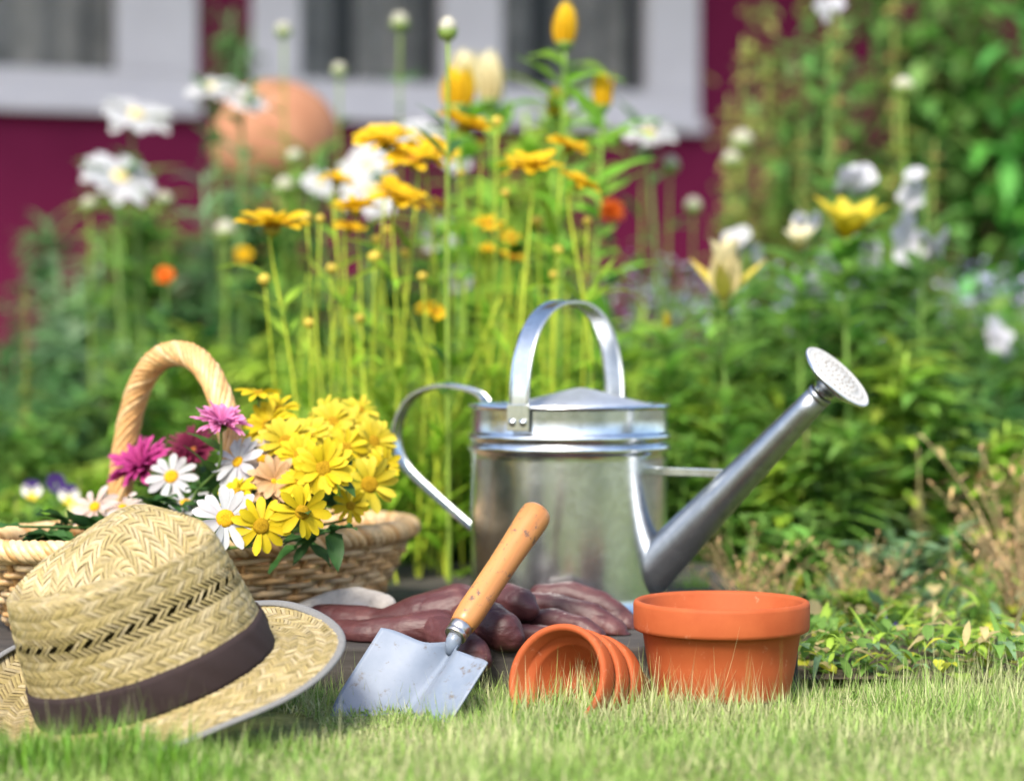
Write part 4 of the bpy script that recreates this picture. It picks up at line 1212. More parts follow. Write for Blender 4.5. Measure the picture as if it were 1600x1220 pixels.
# blurred white daisies
dg_ = 'white daisies in the flower bed'
for i, (px, py, d, w_, nr, lab) in enumerate([
        (213, 180, 3.3, 112, (0.35, -0.5, 0.8), 'white daisy below the left window sill, tilted right'), (330, 137, 3.3, 84, (-0.1, -0.45, 0.85), 'white daisy left of a twin above the terracotta ball'),
        (384, 155, 3.25, 72, (0.25, -0.45, 0.8), 'white daisy right of its twin, touching the terracotta ball'), (188, 278, 3.2, 122, (0.4, -0.55, 0.75), 'large white daisy low at the left over the maroon wall'),
        (1014, 208, 3.2, 88, (0.05, -0.5, 0.85), 'white daisy at the lower right corner of the wide window'), (502, 285, 3.1, 62, (0.2, -0.7, 0.7), 'white daisy behind the small coreopsis at left centre'),
        (572, 262, 3.1, 88, (-0.3, -0.9, 0.4), 'white daisy behind the left of the crowded coreopsis cluster'), (580, 300, 3.05, 96, (0.1, -0.9, 0.4), 'white daisy under the crowded coreopsis cluster'),
        (650, 215, 3.15, 84, (0.1, -0.7, 0.7), 'white daisy peeking over the crowded coreopsis cluster'), (690, 372, 3.05, 62, (0.3, -0.95, 0.1), 'white daisy behind the tall bud stem at mid height'),
        (715, 436, 3.1, 44, (-0.1, -0.9, 0.2), 'small white daisy low among the coreopsis stems'), (712, 245, 3.15, 60, (0.3, -0.8, 0.5), 'white daisy right behind the tall bud stem near the cluster')]):
    d += 0.35
    pos = np.array(at(px, py, d)); nr = unit(nr); diam = w_ * d / F
    basep = np.array([pos[0] + rng.normal(0, 0.03), d + 0.03, 0])
    root = thing('daisy', lab, 'flower', tuple(basep), dg_)
    head(root, pos, nr, diam * 0.95, 17, 'white', rings=1, wild=0.3, prof='petal', wratio=0.2, rise=0.08, droop=0.14, centre=0.26, ccol=(0.60, 0.50, 0.22), seed=i)
    calyx(root, pos - nr * 0.003, nr, diam * 0.12)
    stemmed(root, [pos - nr * diam * 0.1, pos - nr * 0.03, pos * 0.5 + basep * 0.5, basep], 0.0028, 0.0038, (0.13, 0.21, 0.05), n=20, nleaf=20, leaf_len=0.09, leaf_w=0.018, lcol=(0.10, 0.22, 0.07), lo=0.2, hi=0.95)

# orange poppies / marigolds
for i, (px, py, d, w_, colr, lab) in enumerate([(954, 332, 3.15, 46, 'orange', 'round orange red flower in front of the maroon wall'), (258, 431, 3.4, 32, 'orange', 'orange blossom among dark leaves at the left'),
                                          (381, 399, 3.5, 30, 'gold', 'small orange yellow blossom left of the coreopsis stems')]):
    pos = np.array(at(px, py, d)); basep = np.array([pos[0], d, 0]); diam = w_ * d / F
    root = thing('marigold', lab, 'flower', tuple(basep), 'orange blossoms in the bed')
    head(root, pos, (0.1, -0.8, 0.5), diam, 14, colr, rings=3, prof='petal', wratio=0.22, rise=0.3, droop=0.05, centre=0.12, seed=i)
    stemmed(root, [pos, pos * 0.5 + basep * 0.5, basep], 0.002, 0.003, (0.1, 0.2, 0.04), nleaf=14, leaf_len=0.06, leaf_w=0.02, lcol=(0.06, 0.16, 0.05))

# lilies on the right
def lily(px, py, d, size, nr, colr, lab, npet=6, openness=0.9, roll_=0.0, tip=None, outer=0):
    pos = np.array(at(px, py, d)); basep = np.array([pos[0] + 0.01, d + 0.03, 0]); L = size * d / F
    root = thing('lily', lab, 'flower', tuple(basep), 'yellow lilies at the right')
    Mx = np.array(align(tuple(unit(nr)), (0, 0, 0), roll_))[:3, :3]
    a_ = np.arange(npet) * 2 * np.pi / npet; n_ = npet
    d_ = np.stack([np.cos(a_) * openness, np.sin(a_) * openness, 1 + 0 * a_], 1)
    mb = MB()
    leaves(mb, np.tile(pos, (n_, 1)), d_ @ Mx.T, L * rng.uniform(0.9, 1.1, n_), L * 0.44, 0.14 * openness, jitter(PAL[colr][0], n_, 0.08, 0.03), up=np.array([0, 0, 1.0]) @ Mx.T,
           nseg=7, prof='lance', fold=0.5, tipcol=PAL['lemon'][1] if tip is None else tip)
    if outer:
        b_ = np.arange(outer) * 2 * np.pi / outer + 0.1
        leaves(mb, np.tile(pos, (outer, 1)), np.stack([np.cos(b_), np.sin(b_), 0.9 + 0 * b_], 1) @ Mx.T, L * 0.85, L * 0.24, -0.05, jitter((0.46, 0.42, 0.06), outer, 0.1), up=np.array([0, 0, 1.0]) @ Mx.T,
               nseg=7, prof='lance', fold=0.5, tipcol=(0.62, 0.46, 0.10))
    mb.build('flower_head', M['petal'], root)
    calyx(root, pos, unit(nr), L * 0.09, (0.2, 0.25, 0.04))
    stemmed(root, [pos - np.array(unit(nr)) * L * 0.05, pos + np.array([0, 0.01, -0.05]), pos * 0.5 + basep * 0.5, basep], 0.003, 0.0042, (0.15, 0.26, 0.05), n=24, nleaf=60, leaf_len=0.085, leaf_w=0.017,
            lcol=(0.17, 0.34, 0.06), lo=0.12, hi=0.98)


lily(1322, 376, 2.90, 92, (0.05, -0.30, 0.9), 'yellow', 'open yellow lily with spreading petals at the upper right', 6, 0.80, 0.5)
lily(1132, 474, 2.80, 112, (0.0, -0.1, 1.0), 'cream', 'cream yellow half open lily above the spout', 6, 0.24, 0.2, (0.66, 0.58, 0.36), 3)
lily(1250, 392, 3.0, 52, (-0.1, -0.5, 0.9), 'cream', 'small pale lily with white cup left of the open yellow lily', 6, 0.6, 0.0, (0.8, 0.75, 0.6))
lily(1042, 512, 2.9, 26, (0.0, -0.2, 1.0), 'yellow', 'small yellow lily bud right of the can\'s arched handle', 5, 0.25, 0.0)

# white phlox-like clusters on the right
for i, (px, py, d, w_, lab) in enumerate([
        (1325, 290, 3.2, 66, 'white blossom cluster above the open yellow lily'), (1446, 292, 3.2, 56, 'white blossom cluster right of the tall white bud stem'),
        (1440, 366, 3.15, 84, 'wide white blossom cluster right of the open yellow lily'), (1167, 386, 3.25, 56, 'white blossom cluster above the cream lily'),
        (1284, 432, 3.15, 66, 'white blossom cluster below the small pale lily'), (1356, 388, 3.2, 60, 'white blossom cluster under the open yellow lily'),
        (1556, 530, 3.4, 56, 'bluish white blossom cluster at the right edge'), (1295, 12, 3.5, 36, 'white blossom at the very top right of the window'),
        (1250, 365, 3.1, 52, 'white blossom cluster left of the open yellow lily')]):
    pos = np.array(at(px, py, d)); basep = np.array([pos[0], d, 0]); R0 = w_ * d / F / 2
    root = thing('phlox', lab, 'flower', tuple(basep), 'white blossom clusters at the right')
    mb = MB(); n_ = 4
    for k in range(n_):
        o_ = unit(rng.normal(0, 1, 3) * np.array([1, 0.6, 0.7]) + np.array([0, -0.6, 0.1])); c_ = pos + np.array([rng.uniform(-1, 1), rng.uniform(-0.5, 0.5), rng.uniform(-0.9, 0.9)]) * R0 * 0.85
        a_ = np.arange(5) * 2 * np.pi / 5 + k; Mx = np.array(align(tuple(o_), (0, 0, 0)))[:3, :3]
        leaves(mb, np.tile(c_, (5, 1)), np.stack([np.cos(a_), np.sin(a_), 0.4 + 0 * a_], 1) @ Mx.T, R0 * 0.80 * rng.uniform(0.8, 1.2), R0 * 0.72, 0.3, jitter((0.46, 0.46, 0.50), 5, 0.08, 0.02), up=o_, nseg=4, prof='petal', fold=0.15)
    mb.build('flower_head', M['petal'], root)
    stemmed(root, [pos, pos * 0.5 + basep * 0.5, basep], 0.0025, 0.0035, (0.13, 0.24, 0.05), nleaf=34, leaf_len=0.085, leaf_w=0.022, lcol=(0.14, 0.29, 0.07), lo=0.1)

# ------------------------------------------------------------------ background plants
def plant(kind, lcol, seed_scale=1.0):
    """unit-height plant at the origin, returned as (stem MB, leaf MB)"""
    sm, lm = MB(), MB()
    if kind == 'bushy':
        for k in range(9):
            a_ = rng.uniform(0, 6.28); r_ = rng.uniform(0.05, 0.42); h = rng.uniform(0.6, 1.0)
            top = np.array([math.cos(a_) * r_, math.sin(a_) * r_, h])
            p = bezier((top[0] * 0.15, top[1] * 0.15, 0), (top[0] * 0.5, top[1] * 0.5, h * 0.6), top, 14)
            tube(sm, p, np.linspace(0.012, 0.005, 14), 6, np.array(lcol) * 0.9)
            n_ = 27; i = (rng.uniform(0.12, 1, n_) * 13).astype(int); b_ = rng.uniform(0, 6.28, n_)
            leaves(lm, p[i], np.stack([np.cos(b_), np.sin(b_), rng.uniform(-0.1, 0.9, n_)], 1), rng.uniform(0.12, 0.30, n_), rng.uniform(0.05, 0.11, n_), rng.uniform(0.1, 0.6, n_),
                   jitter(lcol, n_, 0.4, 0.14), prof='broad', nseg=4, wav=0.05)
    elif kind == 'leafy':
        for k in range(4):
            a_ = rng.uniform(0, 6.28); r_ = rng.uniform(0.02, 0.14); h = rng.uniform(0.75, 1.0)
            top = np.array([math.cos(a_) * r_, math.sin(a_) * r_, h])
            p = bezier((top[0] * 0.3, top[1] * 0.3, 0), (top[0] * 0.5, top[1] * 0.5, h * 0.6), top, 20)
            tube(sm, p, np.linspace(0.011, 0.006, 20), 6, np.array(lcol) * 1.1)
            n_ = 58; i = (rng.uniform(0.02, 1, n_) * 19).astype(int); b_ = np.arange(n_) * 2.4
            leaves(lm, p[i], np.stack([np.cos(b_), np.sin(b_), rng.uniform(0.1, 0.9, n_)], 1), rng.uniform(0.14, 0.30, n_), rng.uniform(0.026, 0.056, n_), rng.uniform(0.2, 0.6, n_),
                   jitter(lcol, n_, 0.35, 0.14), prof='lance', nseg=4)
    elif kind == 'strappy':
        n_ = 130; a_ = rng.uniform(0, 6.28, n_); ln = rng.uniform(0.05, 0.75, n_)
        ba = np.stack([rng.normal(0, 0.10, n_), rng.normal(0, 0.10, n_), np.zeros(n_)], 1)
        leaves(lm, ba, np.stack([np.cos(a_) * ln, np.sin(a_) * ln, np.ones(n_)], 1), rng.uniform(0.55, 1.15, n_), rng.uniform(0.022, 0.046, n_), rng.uniform(0.05, 0.6, n_) * ln * 1.2,
               jitter(lcol, n_, 0.3, 0.1), prof='linear', nseg=8, fold=0.35)
        tube(sm, [(0, 0, 0), (0, 0, 0.1)], 0.03, 6, np.array(lcol) * 0.8)
    elif kind == 'twiggy':
        for k in range(26):
            a_ = rng.uniform(0, 6.28); r_ = rng.uniform(0.1, 0.75); h = rng.uniform(0.4, 1.0)
            p = bezier((0, 0, 0), (math.cos(a_) * r_ * 0.3, math.sin(a_) * r_ * 0.3, h * 0.6), (math.cos(a_) * r_, math.sin(a_) * r_, h), 8)
            tube(sm, p, np.linspace(0.0065, 0.003, 8), 5, np.array((0.42, 0.31, 0.17)) * rng.uniform(0.7, 1.3))
            n_ = 8; i = (rng.uniform(0.3, 1, n_) * 7.9).astype(int); b_ = rng.uniform(0, 6.28, n_)
            leaves(lm, p[i], np.stack([np.cos(b_) * 0.6, np.sin(b_) * 0.6, rng.uniform(0.3, 1, n_)], 1), rng.uniform(0.08, 0.2, n_), rng.uniform(0.014, 0.035, n_), 0.4, jitter(lcol, n_, 0.35, 0.12), nseg=3)
    elif kind == 'spire':
        p = bezier((0, 0, 0), (0.01, 0, 0.5), (0.02, 0.01, 1.0), 24)
        tube(sm, p, np.linspace(0.009, 0.003, 24), 6, np.array(lcol))
        n_ = 90; i = (rng.uniform(0.05, 0.7, n_) * 23).astype(int); b_ = rng.uniform(0, 6.28, n_)
        leaves(lm, p[i], np.stack([np.cos(b_), np.sin(b_), rng.uniform(0, 0.8, n_)], 1), rng.uniform(0.05, 0.11, n_), rng.uniform(0.02, 0.04, n_), 0.3, jitter(lcol, n_, 0.3, 0.1), nseg=3, prof='broad')
        n_ = 70; i = (rng.uniform(0.5, 1, n_) * 23).astype(int); b_ = rng.uniform(0, 6.28, n_)
        leaves(lm, p[i], np.stack([np.cos(b_), np.sin(b_), rng.uniform(-0.2, 0.8, n_)], 1), rng.uniform(0.018, 0.035, n_), rng.uniform(0.012, 0.025, n_), 0.3, jitter((0.42, 0.36, 0.12), n_, 0.3, 0.1), nseg=3, prof='broad')
    return sm, lm


protos = {}


def place_plant(px, ytop, d, kind, lcol, label, group, name, width=1.0, z0=0.0):
    key = (kind, lcol)
    h = at(px, ytop, d).z - z0
    x = (px - 800) / F * d
    if key not in protos:
        sm, lm = plant(kind, lcol)
        protos[key] = (sm, lm, None)
    sm, lm, first = protos[key]
    root = thing(name, label, 'plant', (x, d, z0), group)
    root.rotation_euler = (0, 0, rng.uniform(0, 6.28)); root.scale = (h * width, h * width, h)
    if first is None:
        s = sm.build('stem', M['twig'] if kind == 'twiggy' else M['stem'], root, local=True)
        f = lm.build('foliage', M['leaf'] if kind != 'twiggy' else M['twig'], root, local=True)
        protos[key] = (sm, lm, (s, f))
    else:
        for ch in first:
            c_ = ch.copy(); C.objects.link(c_); c_.parent = root
    return root


G_DARK, G_MID, G_LIME, G_BLUE, G_YEL = (0.085, 0.20, 0.065), (0.175, 0.33, 0.065), (0.32, 0.48, 0.065), (0.19, 0.32, 0.16), (0.48, 0.50, 0.05)
bgp = [
    # left: darker bed before the wall
    (20, 470, 3.6, 'strappy', G_DARK, 'dark strap leaved plant at the far left before the maroon wall', 1.0), (110, 560, 3.4, 'bushy', G_DARK, 'dark bushy plant left of the basket handle before the wall', 1.0),
    (165, 400, 3.7, 'leafy', G_BLUE, 'leafy stems under the large low white daisy', 1.3), (235, 470, 3.5, 'bushy', G_BLUE, 'blue green bush behind the top of the basket handle', 1.0),
    (300, 400, 3.8, 'leafy', G_DARK, 'dark leafy stems below the terracotta ball, left of it', 1.4), (350, 460, 3.5, 'bushy', G_DARK, 'dark green bush seen through the basket handle', 1.0),
    (420, 420, 3.7, 'leafy', G_MID, 'mid green leafy stems behind the lone coreopsis', 1.4), (480, 430, 3.4, 'bushy', G_MID, 'mid green bush behind the left coreopsis stems', 1.0),
    (50, 640, 3.1, 'bushy', G_MID, 'mid green bush at the left edge above the pansies', 1.2), (150, 690, 2.95, 'bushy', G_LIME, 'bright lime bush left of the basket handle foot', 1.2),
    (270, 620, 3.1, 'bushy', G_MID, 'green bush directly behind the basket handle', 1.1), (-40, 560, 3.3, 'bushy', G_DARK, 'dark bush cut by the left picture edge', 1.1), (60, 740, 2.85, 'bushy', G_LIME, 'low lime green plant behind the pansies', 1.6),
    (250, 330, 4.2, 'leafy', G_MID, 'tall leafy stems left of the terracotta ball', 1.0), (385, 330, 4.0, 'leafy', G_DARK, 'tall dark leafy stems before the terracotta ball', 1.0),
    (345, 170, 3.6, 'leafy', G_BLUE, 'sage green stems crossing the left side of the terracotta ball', 0.7), (450, 230, 3.6, 'leafy', G_MID, 'green stems crossing the right side of the terracotta ball', 0.8),
    (120, 330, 3.8, 'leafy', G_BLUE, 'sage green stems in front of the maroon wall at the far left', 0.9), (210, 260, 3.6, 'leafy', G_MID, 'green stems right of the large low white daisy', 0.8),
    (300, 500, 3.2, 'leafy', G_LIME, 'bright leafy stems above the basket handle', 1.2), (400, 520, 3.1, 'leafy', G_LIME, 'bright leafy stems right of the basket handle top', 1.2),
    (200, 560, 3.1, 'leafy', G_MID, 'mid green stems left of the basket handle top', 1.2),
    (372, 5, 5.6, 'leafy', G_DARK, 'tall dark climber between the two windows', 0.35), (75, 330, 4.6, 'leafy', G_DARK, 'dark thin stems before the wall at the far left', 0.7),
    # centre: lime base of the coreopsis clump
    (480, 560, 2.85, 'strappy', G_LIME, 'lime strap leaves at the left foot of the coreopsis', 1.0), (560, 520, 2.75, 'strappy', G_LIME, 'lime strap leaves behind the yellow bouquet', 1.0),
    (640, 500, 2.80, 'strappy', G_LIME, 'lime strap leaves behind the can\'s rear handle', 1.0), (720, 480, 2.85, 'strappy', G_LIME, 'lime strap leaves left of the can\'s arched handle', 1.0),
    (800, 500, 2.90, 'strappy', G_LIME, 'lime strap leaves behind the can\'s arched handle', 1.0), (880, 480, 2.95, 'leafy', G_LIME, 'lime leafy stems right behind the can\'s arched handle', 1.2),
    (690, 690, 2.62, 'bushy', G_MID, 'broad green leaves under the can\'s rear handle', 1.3), (650, 780, 2.58, 'strappy', G_MID, 'dark arched leaves between basket and watering can', 1.5),
    (600, 400, 3.3, 'leafy', G_MID, 'leafy stems behind the middle of the coreopsis clump', 1.3), (700, 330, 3.4, 'leafy', G_MID, 'tall leafy stems behind the tall bud stem', 1.2),
    (790, 260, 3.3, 'leafy', G_LIME, 'tall lime stems behind the large open coreopsis', 1.1), (860, 120, 3.3, 'leafy', G_LIME, 'tallest lime stems before the right window', 0.7), (940, 400, 3.2, 'bushy', G_LIME, 'bright bush beside the orange red flower', 1.0),
    (800, 380, 3.5, 'bushy', G_MID, 'green bush behind the right coreopsis stems', 0.9), (560, 420, 3.6, 'bushy', G_MID, 'green bush behind the left coreopsis stems', 0.9),
    (690, 400, 3.7, 'bushy', G_MID, 'green bush far behind the middle coreopsis stems', 0.9),
    # right: lily bed
    (1010, 470, 3.3, 'bushy', G_BLUE, 'blue green bush right of the can\'s arched handle', 1.0), (1060, 540, 3.0, 'leafy', G_LIME, 'yellow green leafy stems right of the can lid', 1.3),
    (1130, 500, 2.85, 'leafy', G_MID, 'green lily stems over the spout brace', 1.2), (1200, 460, 3.1, 'leafy', G_MID, 'leafy stems left of the watering can rose', 1.2),
    (1170, 640, 2.75, 'bushy', G_MID, 'green bush above the middle of the spout', 1.2), (1270, 520, 3.0, 'bushy', G_MID, 'green bush right behind the watering can rose', 1.0),
    (1340, 430, 3.0, 'leafy', G_MID, 'lily stems below the open yellow lily', 1.2), (1400, 330, 3.1, 'leafy', G_MID, 'tall leafy stems carrying the white bud at the right', 0.9),
    (1400, 600, 2.9, 'bushy', G_BLUE, 'blue green bush right of the watering can rose', 1.1), (1480, 470, 3.3, 'bushy', G_MID, 'green bush under the wide white blossom cluster', 1.0),
    (1540, 560, 3.1, 'bushy', G_DARK, 'dark bush under the bluish white cluster', 1.1), (1600, 480, 3.3, 'bushy', G_MID, 'mid green bush cut by the right picture edge', 1.0),
    (1640, 640, 2.9, 'bushy', G_LIME, 'lime bush cut by the right picture edge lower down', 1.1), (1480, 700, 2.7, 'bushy', G_MID, 'mid green bush low at the right', 1.2),
    (1330, 740, 2.65, 'bushy', G_BLUE, 'broad blue green leaves below the watering can rose', 1.3), (1100, 760, 2.62, 'bushy', G_MID, 'green leaves under the spout', 1.4),
    (1230, 800, 2.55, 'bushy', G_MID, 'green leaves right of the spout foot', 1.5), (1420, 800, 2.55, 'bushy', G_BLUE, 'low blue green plant behind the lawn edge at the right', 1.5),
    (1560, 780, 2.6, 'bushy', G_MID, 'low green plant behind the lawn at the right edge', 1.4), (1345, 905, 2.38, 'bushy', G_LIME, 'small bright lime plant right of the big pot', 1.7),
    (1300, 960, 2.30, 'bushy', G_YEL, 'yellowing leaves just right of the big pot', 1.8), (1420, 930, 2.33, 'bushy', G_LIME, 'small lime plant at the lawn edge', 1.7), (1530, 900, 2.4, 'strappy', G_MID, 'grassy tuft at the lawn edge at the right', 1.3),
    (980, 600, 3.0, 'strappy', G_LIME, 'strap leaves just right of the can lid', 1.0),
    (1095, 590, 2.70, 'leafy', G_LIME, 'bright lily stems with narrow leaves above the spout brace', 1.5), (1215, 690, 2.62, 'leafy', G_LIME, 'bright narrow leaved stems above the upper half of the spout', 1.7),
    (1300, 660, 2.60, 'leafy', G_MID, 'narrow leaved stems under the watering can rose', 1.7), (1390, 520, 2.72, 'leafy', G_LIME, 'bright narrow leaved stems right of the watering can rose', 1.4),
    (1470, 590, 2.66, 'leafy', G_MID, 'narrow leaved stems below the wide white blossom cluster', 1.6), (1560, 650, 2.62, 'leafy', G_LIME, 'bright narrow leaved stems at the lower right edge', 1.7),
    (1050, 680, 2.60, 'leafy', G_MID, 'narrow leaved stems behind the spout brace', 1.7), (1170, 560, 2.9, 'leafy', G_LIME, 'bright stems right of the cream lily', 1.3),
    (530, 600, 2.66, 'strappy', G_LIME, 'upright lime leaves above the pale lemon daisy', 1.1), (610, 590, 2.62, 'strappy', G_LIME, 'upright lime leaves left of the rear handle top', 1.1),
    (680, 570, 2.66, 'strappy', G_LIME, 'upright lime leaves over the rear handle', 1.1), (760, 560, 2.64, 'strappy', G_LIME, 'upright lime leaves at the left foot of the arched handle', 1.1),
    (850, 560, 2.70, 'strappy', G_LIME, 'upright lime leaves seen through the arched handle', 1.1), (450, 600, 2.72, 'strappy', G_MID, 'upright green leaves right of the basket handle', 1.1),
    (930, 540, 2.80, 'strappy', G_LIME, 'upright lime leaves right of the arched handle', 1.0), (1090, 880, 2.5, 'strappy', G_MID, 'arched leaves behind the spout foot', 1.4),
]
for (px, yt, d, kind, lc, lab, wd) in bgp:
    if 2.55 < d < 3.9: d = d * 1.09
    place_plant(px, yt, d, kind, lc, lab, 'leafy plants of the flower bed', {'bushy': 'bushy_plant', 'leafy': 'leafy_plant', 'strappy': 'strap_leaf_plant'}[kind], wd)
for (px, yt, d, lab) in [(1160, 60, 4.2, 'green seed spire right of the window'), (1185, 90, 4.3, 'second green seed spire from the window'), (1290, 20, 4.0, 'tall yellowish spire below the white top blossom'),
                         (1412, -60, 4.0, 'tall spire with yellow buds above the white bud'), (1130, 150, 4.1, 'short seed spire beside the window frame'), (45, 450, 3.4, 'pale seed spire at the far left'),
                         (1250, 200, 4.1, 'seed spire left of the tall yellowish one'), (1450, 220, 3.6, 'pinkish seed spire right of the tall white bud stem')]:
    place_plant(px, yt, d, 'spire', (0.19, 0.24, 0.05), lab, 'seed spires at the back of the bed', 'seed_spire', 1.0 if d > 3.5 else 0.8)
for (px, yt, d, lab) in [(1255, 640, 2.9, 'pale dry stem behind the upper spout'), (1440, 700, 2.75, 'pale dry stem low at the right between the bushes'), (1380, 640, 2.95, 'pale seed stem below the lily stems'),
                         (1535, 690, 2.8, 'tall pale seed stem near the right edge'), (1120, 720, 2.8, 'pale stem above the spout brace end'), (1490, 820, 2.5, 'short pale seed stem at the lawn edge')]:
    place_plant(px, yt, d, 'spire', (0.45, 0.40, 0.20), lab, 'pale dry stems in the right of the bed', 'seed_spire', 1.1)
for (px, yt, d, lab) in [(1165, 820, 2.42, 'dry brown twiggy stalks right of the spout foot'), (1330, 830, 2.45, 'dry pale stalks behind the big pot'), (1375, 850, 2.42, 'dry stalks beside the lime plant at the right'),
                         (1590, 800, 2.4, 'dry brown stalks at the right picture edge'), (1215, 860, 2.40, 'low dry twigs just behind the big pot'), (1590, 660, 2.6, 'pale dry stalks higher at the right edge')]:
    place_plant(px, yt, d, 'twiggy', (0.40, 0.27, 0.13), lab, 'dry stalks at the lawn edge', 'dry_plant', 1.0)

mb = MB(); n_ = 15000
x_ = rng.uniform(-1.3, 1.3, n_); y_ = 2.02 + 1.45 * rng.uniform(0, 1, n_) ** 1.4
k_ = ~((x_ > BX0 - 0.01) & (x_ < BX1 + 0.012) & (y_ < BY1 + 0.01)); x_, y_ = x_[k_], y_[k_]; n_ = len(x_)
a_ = rng.uniform(0, 6.28, n_); e_ = rng.uniform(0.2, 1.6, n_)
cl = np.array([G_MID, G_LIME, G_BLUE, G_YEL, (0.5, 0.42, 0.2)])[rng.choice(5, n_, p=[0.36, 0.26, 0.12, 0.08, 0.18])] * rng.uniform(0.7, 1.2, (n_, 1))
leaves(mb, np.stack([x_, y_, rng.uniform(-0.01, 0.03, n_)], 1), np.stack([np.cos(a_), np.sin(a_), e_], 1), rng.uniform(0.018, 0.055, n_), rng.uniform(0.003, 0.018, n_), rng.uniform(0.1, 0.9, n_), cl, nseg=4, prof='lance', wav=0.05)
tag(mb.build('ground_cover', M['leaf']), 'mixed low leaves and weeds covering the soil behind the lawn edge', 'ground cover', kind='stuff')

# climbing shrub on the wall at the right
def shrub(name, label, c, rx, ry, rz, n_, col, leafl, group=None):
    root = thing(name, label, 'shrub', (c[0], c[1], 0), group)
    mb = MB()
    p = unit(rng.normal(0, 1, (n_, 3))) * (rng.uniform(0.15, 1, (n_, 1)) ** 0.5) * (0.78 + 0.3 * np.sin(rng.uniform(0, 6.28, (n_, 1)) * 1.0))
    lump = np.sin(p[:, 0] * 7 + c[0]) * np.sin(p[:, 2] * 6) + 0.5 * np.sin(p[:, 0] * 15 + p[:, 2] * 11)
    keep = rng.uniform(0, 1, n_) < np.clip(0.62 + 0.45 * lump, 0.06, 1)
    p = p[keep]; n_ = len(p)
    ba = np.array(c) + p * np.array([rx, ry, rz])
    ba[:, 2] = np.maximum(ba[:, 2], 0.02)
    leaves(mb, ba, rng.normal(0, 1, (n_, 3)) + np.array([0, -0.5, 0.3]), rng.uniform(0.6, 1.2, n_) * leafl, rng.uniform(0.5, 0.9, n_) * leafl * 0.6, rng.uniform(0.1, 0.5, n_), jitter(col, n_, 0.4, 0.15), nseg=3, prof='broad', wav=0.05)
    mb.build('foliage', M['leaf'], root)
    tb = MB()
    for k in range(7):
        e = np.array(c) + unit(rng.normal(0, 1, 3)) * np.array([rx, ry, rz]) * 0.75
        tube(tb, smooth_path([(c[0] + rng.normal(0, 0.03), c[1], 0), ((c[0] + e[0]) / 2, c[1], max(e[2] * 0.5, 0.05)), e], 14), np.linspace(0.010, 0.004, 14), 6, (0.13, 0.085, 0.05))
    tb.build('branch', M['twig'], root)


shrub('climbing_shrub', 'large green shrub in front of the maroon wall at the upper right', (0.92, 4.75, 0.60), 0.42, 0.22, 0.75, 5200, (0.12, 0.25, 0.055), 0.075, 'shrubs by the wall')
shrub('climbing_shrub', 'green shrub with big leaves at the top right corner', (1.24, 4.55, 0.62), 0.30, 0.22, 0.60, 2600, (0.10, 0.32, 0.06), 0.10, 'shrubs by the wall')
shrub('climbing_shrub', 'olive green feathery shrub just right of the window', (0.60, 4.9, 0.48), 0.16, 0.18, 0.70, 1800, (0.26, 0.32, 0.08), 0.05, 'shrubs by the wall')
shrub('low_shrub', 'low dark shrub at the foot of the wall on the left', (-0.8, 4.6, 0.16), 0.5, 0.2, 0.30, 2200, (0.08, 0.19, 0.06), 0.08, 'low shrubs')
shrub('low_shrub', 'low shrub at the foot of the wall in the middle', (0.1, 4.6, 0.18), 0.55, 0.2, 0.32, 2400, (0.11, 0.25, 0.05), 0.08, 'low shrubs')
shrub('low_shrub', 'low shrub at the foot of the wall on the right', (0.8, 4.2, 0.16), 0.6, 0.2, 0.34, 2600, (0.11, 0.24, 0.07), 0.08, 'low shrubs')
# pale lavender mound
for (px, py, d, lab) in [(1040, 465, 3.7, 'pale lavender flower mound right of the can\'s arched handle'), (1500, 470, 3.8, 'pale lavender flower mound at the right')]:
    c = np.array(at(px, py, d)); root = thing('lavender_mound', lab, 'plant', (c[0], d, 0), 'pale lavender flower mounds')
    n_ = 260; mb = MB(); p = rng.normal(0, 1, (n_, 3)) * np.array([0.12, 0.08, 0.035]) + c
    leaves(mb, p, rng.normal(0, 1, (n_, 3)) + np.array([0, -0.6, 0.6]), 0.016, 0.014, 0.2, jitter((0.42, 0.42, 0.58), n_, 0.2, 0.08), nseg=3, prof='broad'); tag(mb.build('blossom', M['petal'], root), kind='stuff')
    mb = MB()
    for q in p[::8]: tube(mb, [q, (q[0] * 0.7 + c[0] * 0.3, q[1], 0)], 0.002, 5, (0.1, 0.18, 0.06))
    mb.build('stem', M['stem'], root)

# terracotta ball ornament on a clay column
root = thing('garden_ornament', 'round salmon terracotta ball on a clay column before the house wall', 'garden ornament', (at(430, 220, 4.3).x, 4.3, 0))
c = at(430, 222, 4.3); r_ = 103 * 4.3 / F
mb = MB(); th_ = np.linspace(-math.pi / 2, math.pi / 2, 24)
lathe(mb, [(max(r_ * math.cos(a_), 0.0), r_ * math.sin(a_) * 0.94) for a_ in th_], 48, Matrix.Translation(c)); mb.build('ball', M['ball'], root)
mb = MB(); zt = c.z - r_ * 0.9
lathe(mb, [(0.09, 0.0), (0.09, 0.03), (0.06, 0.05), (0.05, 0.1), (0.048, zt - 0.04), (0.065, zt - 0.02), (0.065, zt + 0.01), (0.0, zt + 0.01)], 32, Matrix.Translation((c.x, 4.3, 0))); mb.build('column', M['ball'], root)

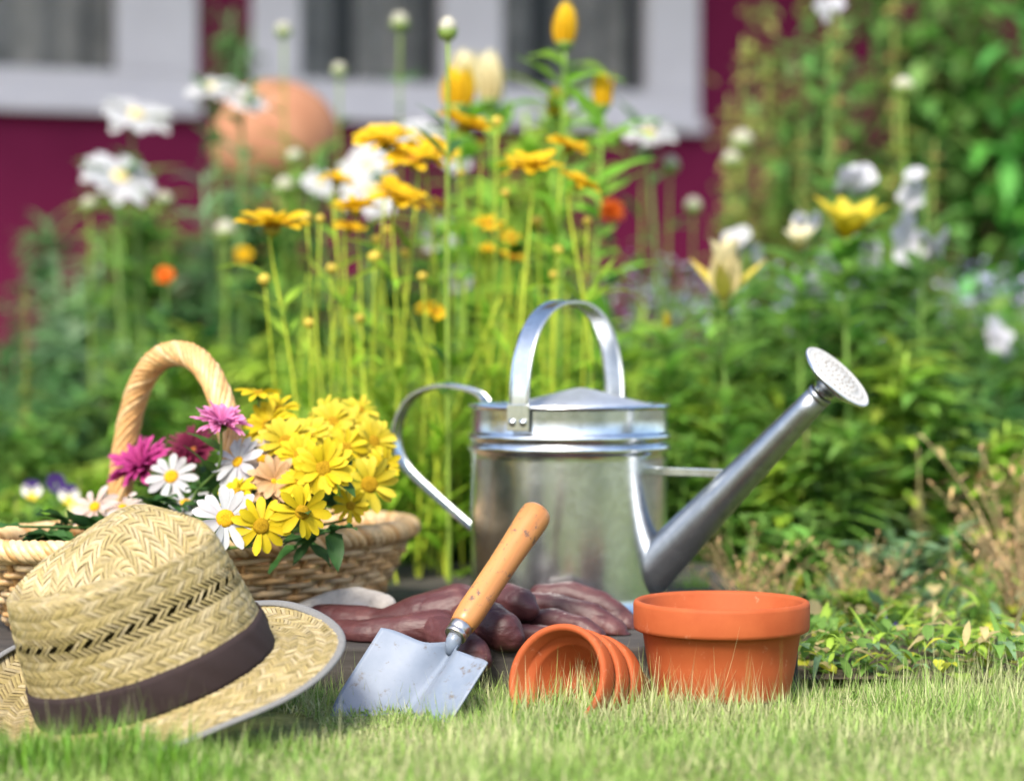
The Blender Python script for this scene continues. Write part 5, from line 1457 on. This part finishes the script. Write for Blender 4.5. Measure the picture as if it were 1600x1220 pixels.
# pansies at the left
for i, (px, py, d, lab) in enumerate([(50, 765, 2.62, 'white yellow and violet pansy at the far left'), (108, 772, 2.6, 'violet and white pansy nearer the basket handle'), (88, 755, 2.66, 'dark violet pansy between two paler ones'),
                                (122, 800, 2.58, 'pale yellow pansy low beside the bouquet'), (1390, 975, 2.30, 'small violet blossom at the lawn edge right of the big pot')]):
    pos = np.array(at(px, py, d)); basep = np.array([pos[0], d + 0.01, 0])
    root = thing('pansy', lab, 'flower', tuple(basep), 'violet pansies')
    s_ = 0.013 if i < 4 else 0.009
    cols = [(0.06, 0.03, 0.16), (0.06, 0.03, 0.16), (0.74, 0.72, 0.66), (0.74, 0.72, 0.66), (0.80, 0.58, 0.06)]
    if i == 2: cols = [(0.05, 0.025, 0.13)] * 5
    if i == 3: cols = [(0.78, 0.7, 0.3)] * 5
    if i == 4: cols = [(0.20, 0.12, 0.55)] * 5
    an = np.array([60, 120, 185, -5, 270]) * math.pi / 180
    mb = MB(); Mx = np.array(align((rng.normal(0, 0.2), -0.95, 0.3), (0, 0, 0)))[:3, :3]
    leaves(mb, np.tile(pos, (5, 1)), np.stack([np.cos(an), 0 * an - 0.2, np.sin(an)], 1), s_, s_ * 1.1, 0.1, np.array(cols), up=(0, -1, 0), nseg=5, prof='petal', fold=0.1)
    mb.build('flower_head', M['petal'], root)
    stemmed(root, [pos, pos * 0.5 + basep * 0.5, basep], 0.0014, 0.0018, (0.16, 0.26, 0.05), nleaf=12, leaf_len=0.035, leaf_w=0.014, lcol=(0.10, 0.22, 0.04))
for i, (px, yt, d, lab) in enumerate([(25, 770, 2.56, 'brownish seed stalk at the far left edge'), (95, 800, 2.54, 'brown tipped stalk between pansies and basket'), (125, 745, 2.6, 'tall brown tipped stalk left of the basket handle')]):
    place_plant(px, yt, d, 'spire', (0.26, 0.24, 0.09), lab, 'brown tipped stalks by the pansies', 'seed_spire', 0.8)
for (px, yt, d, lab) in [(40, 790, 2.56, 'low green pansy leaves at the left edge above the basket'), (110, 800, 2.58, 'low green pansy leaves left of the basket handle')]:
    place_plant(px, yt, d, 'leafy', G_MID, lab, 'pansy foliage', 'leafy_plant', 1.6)
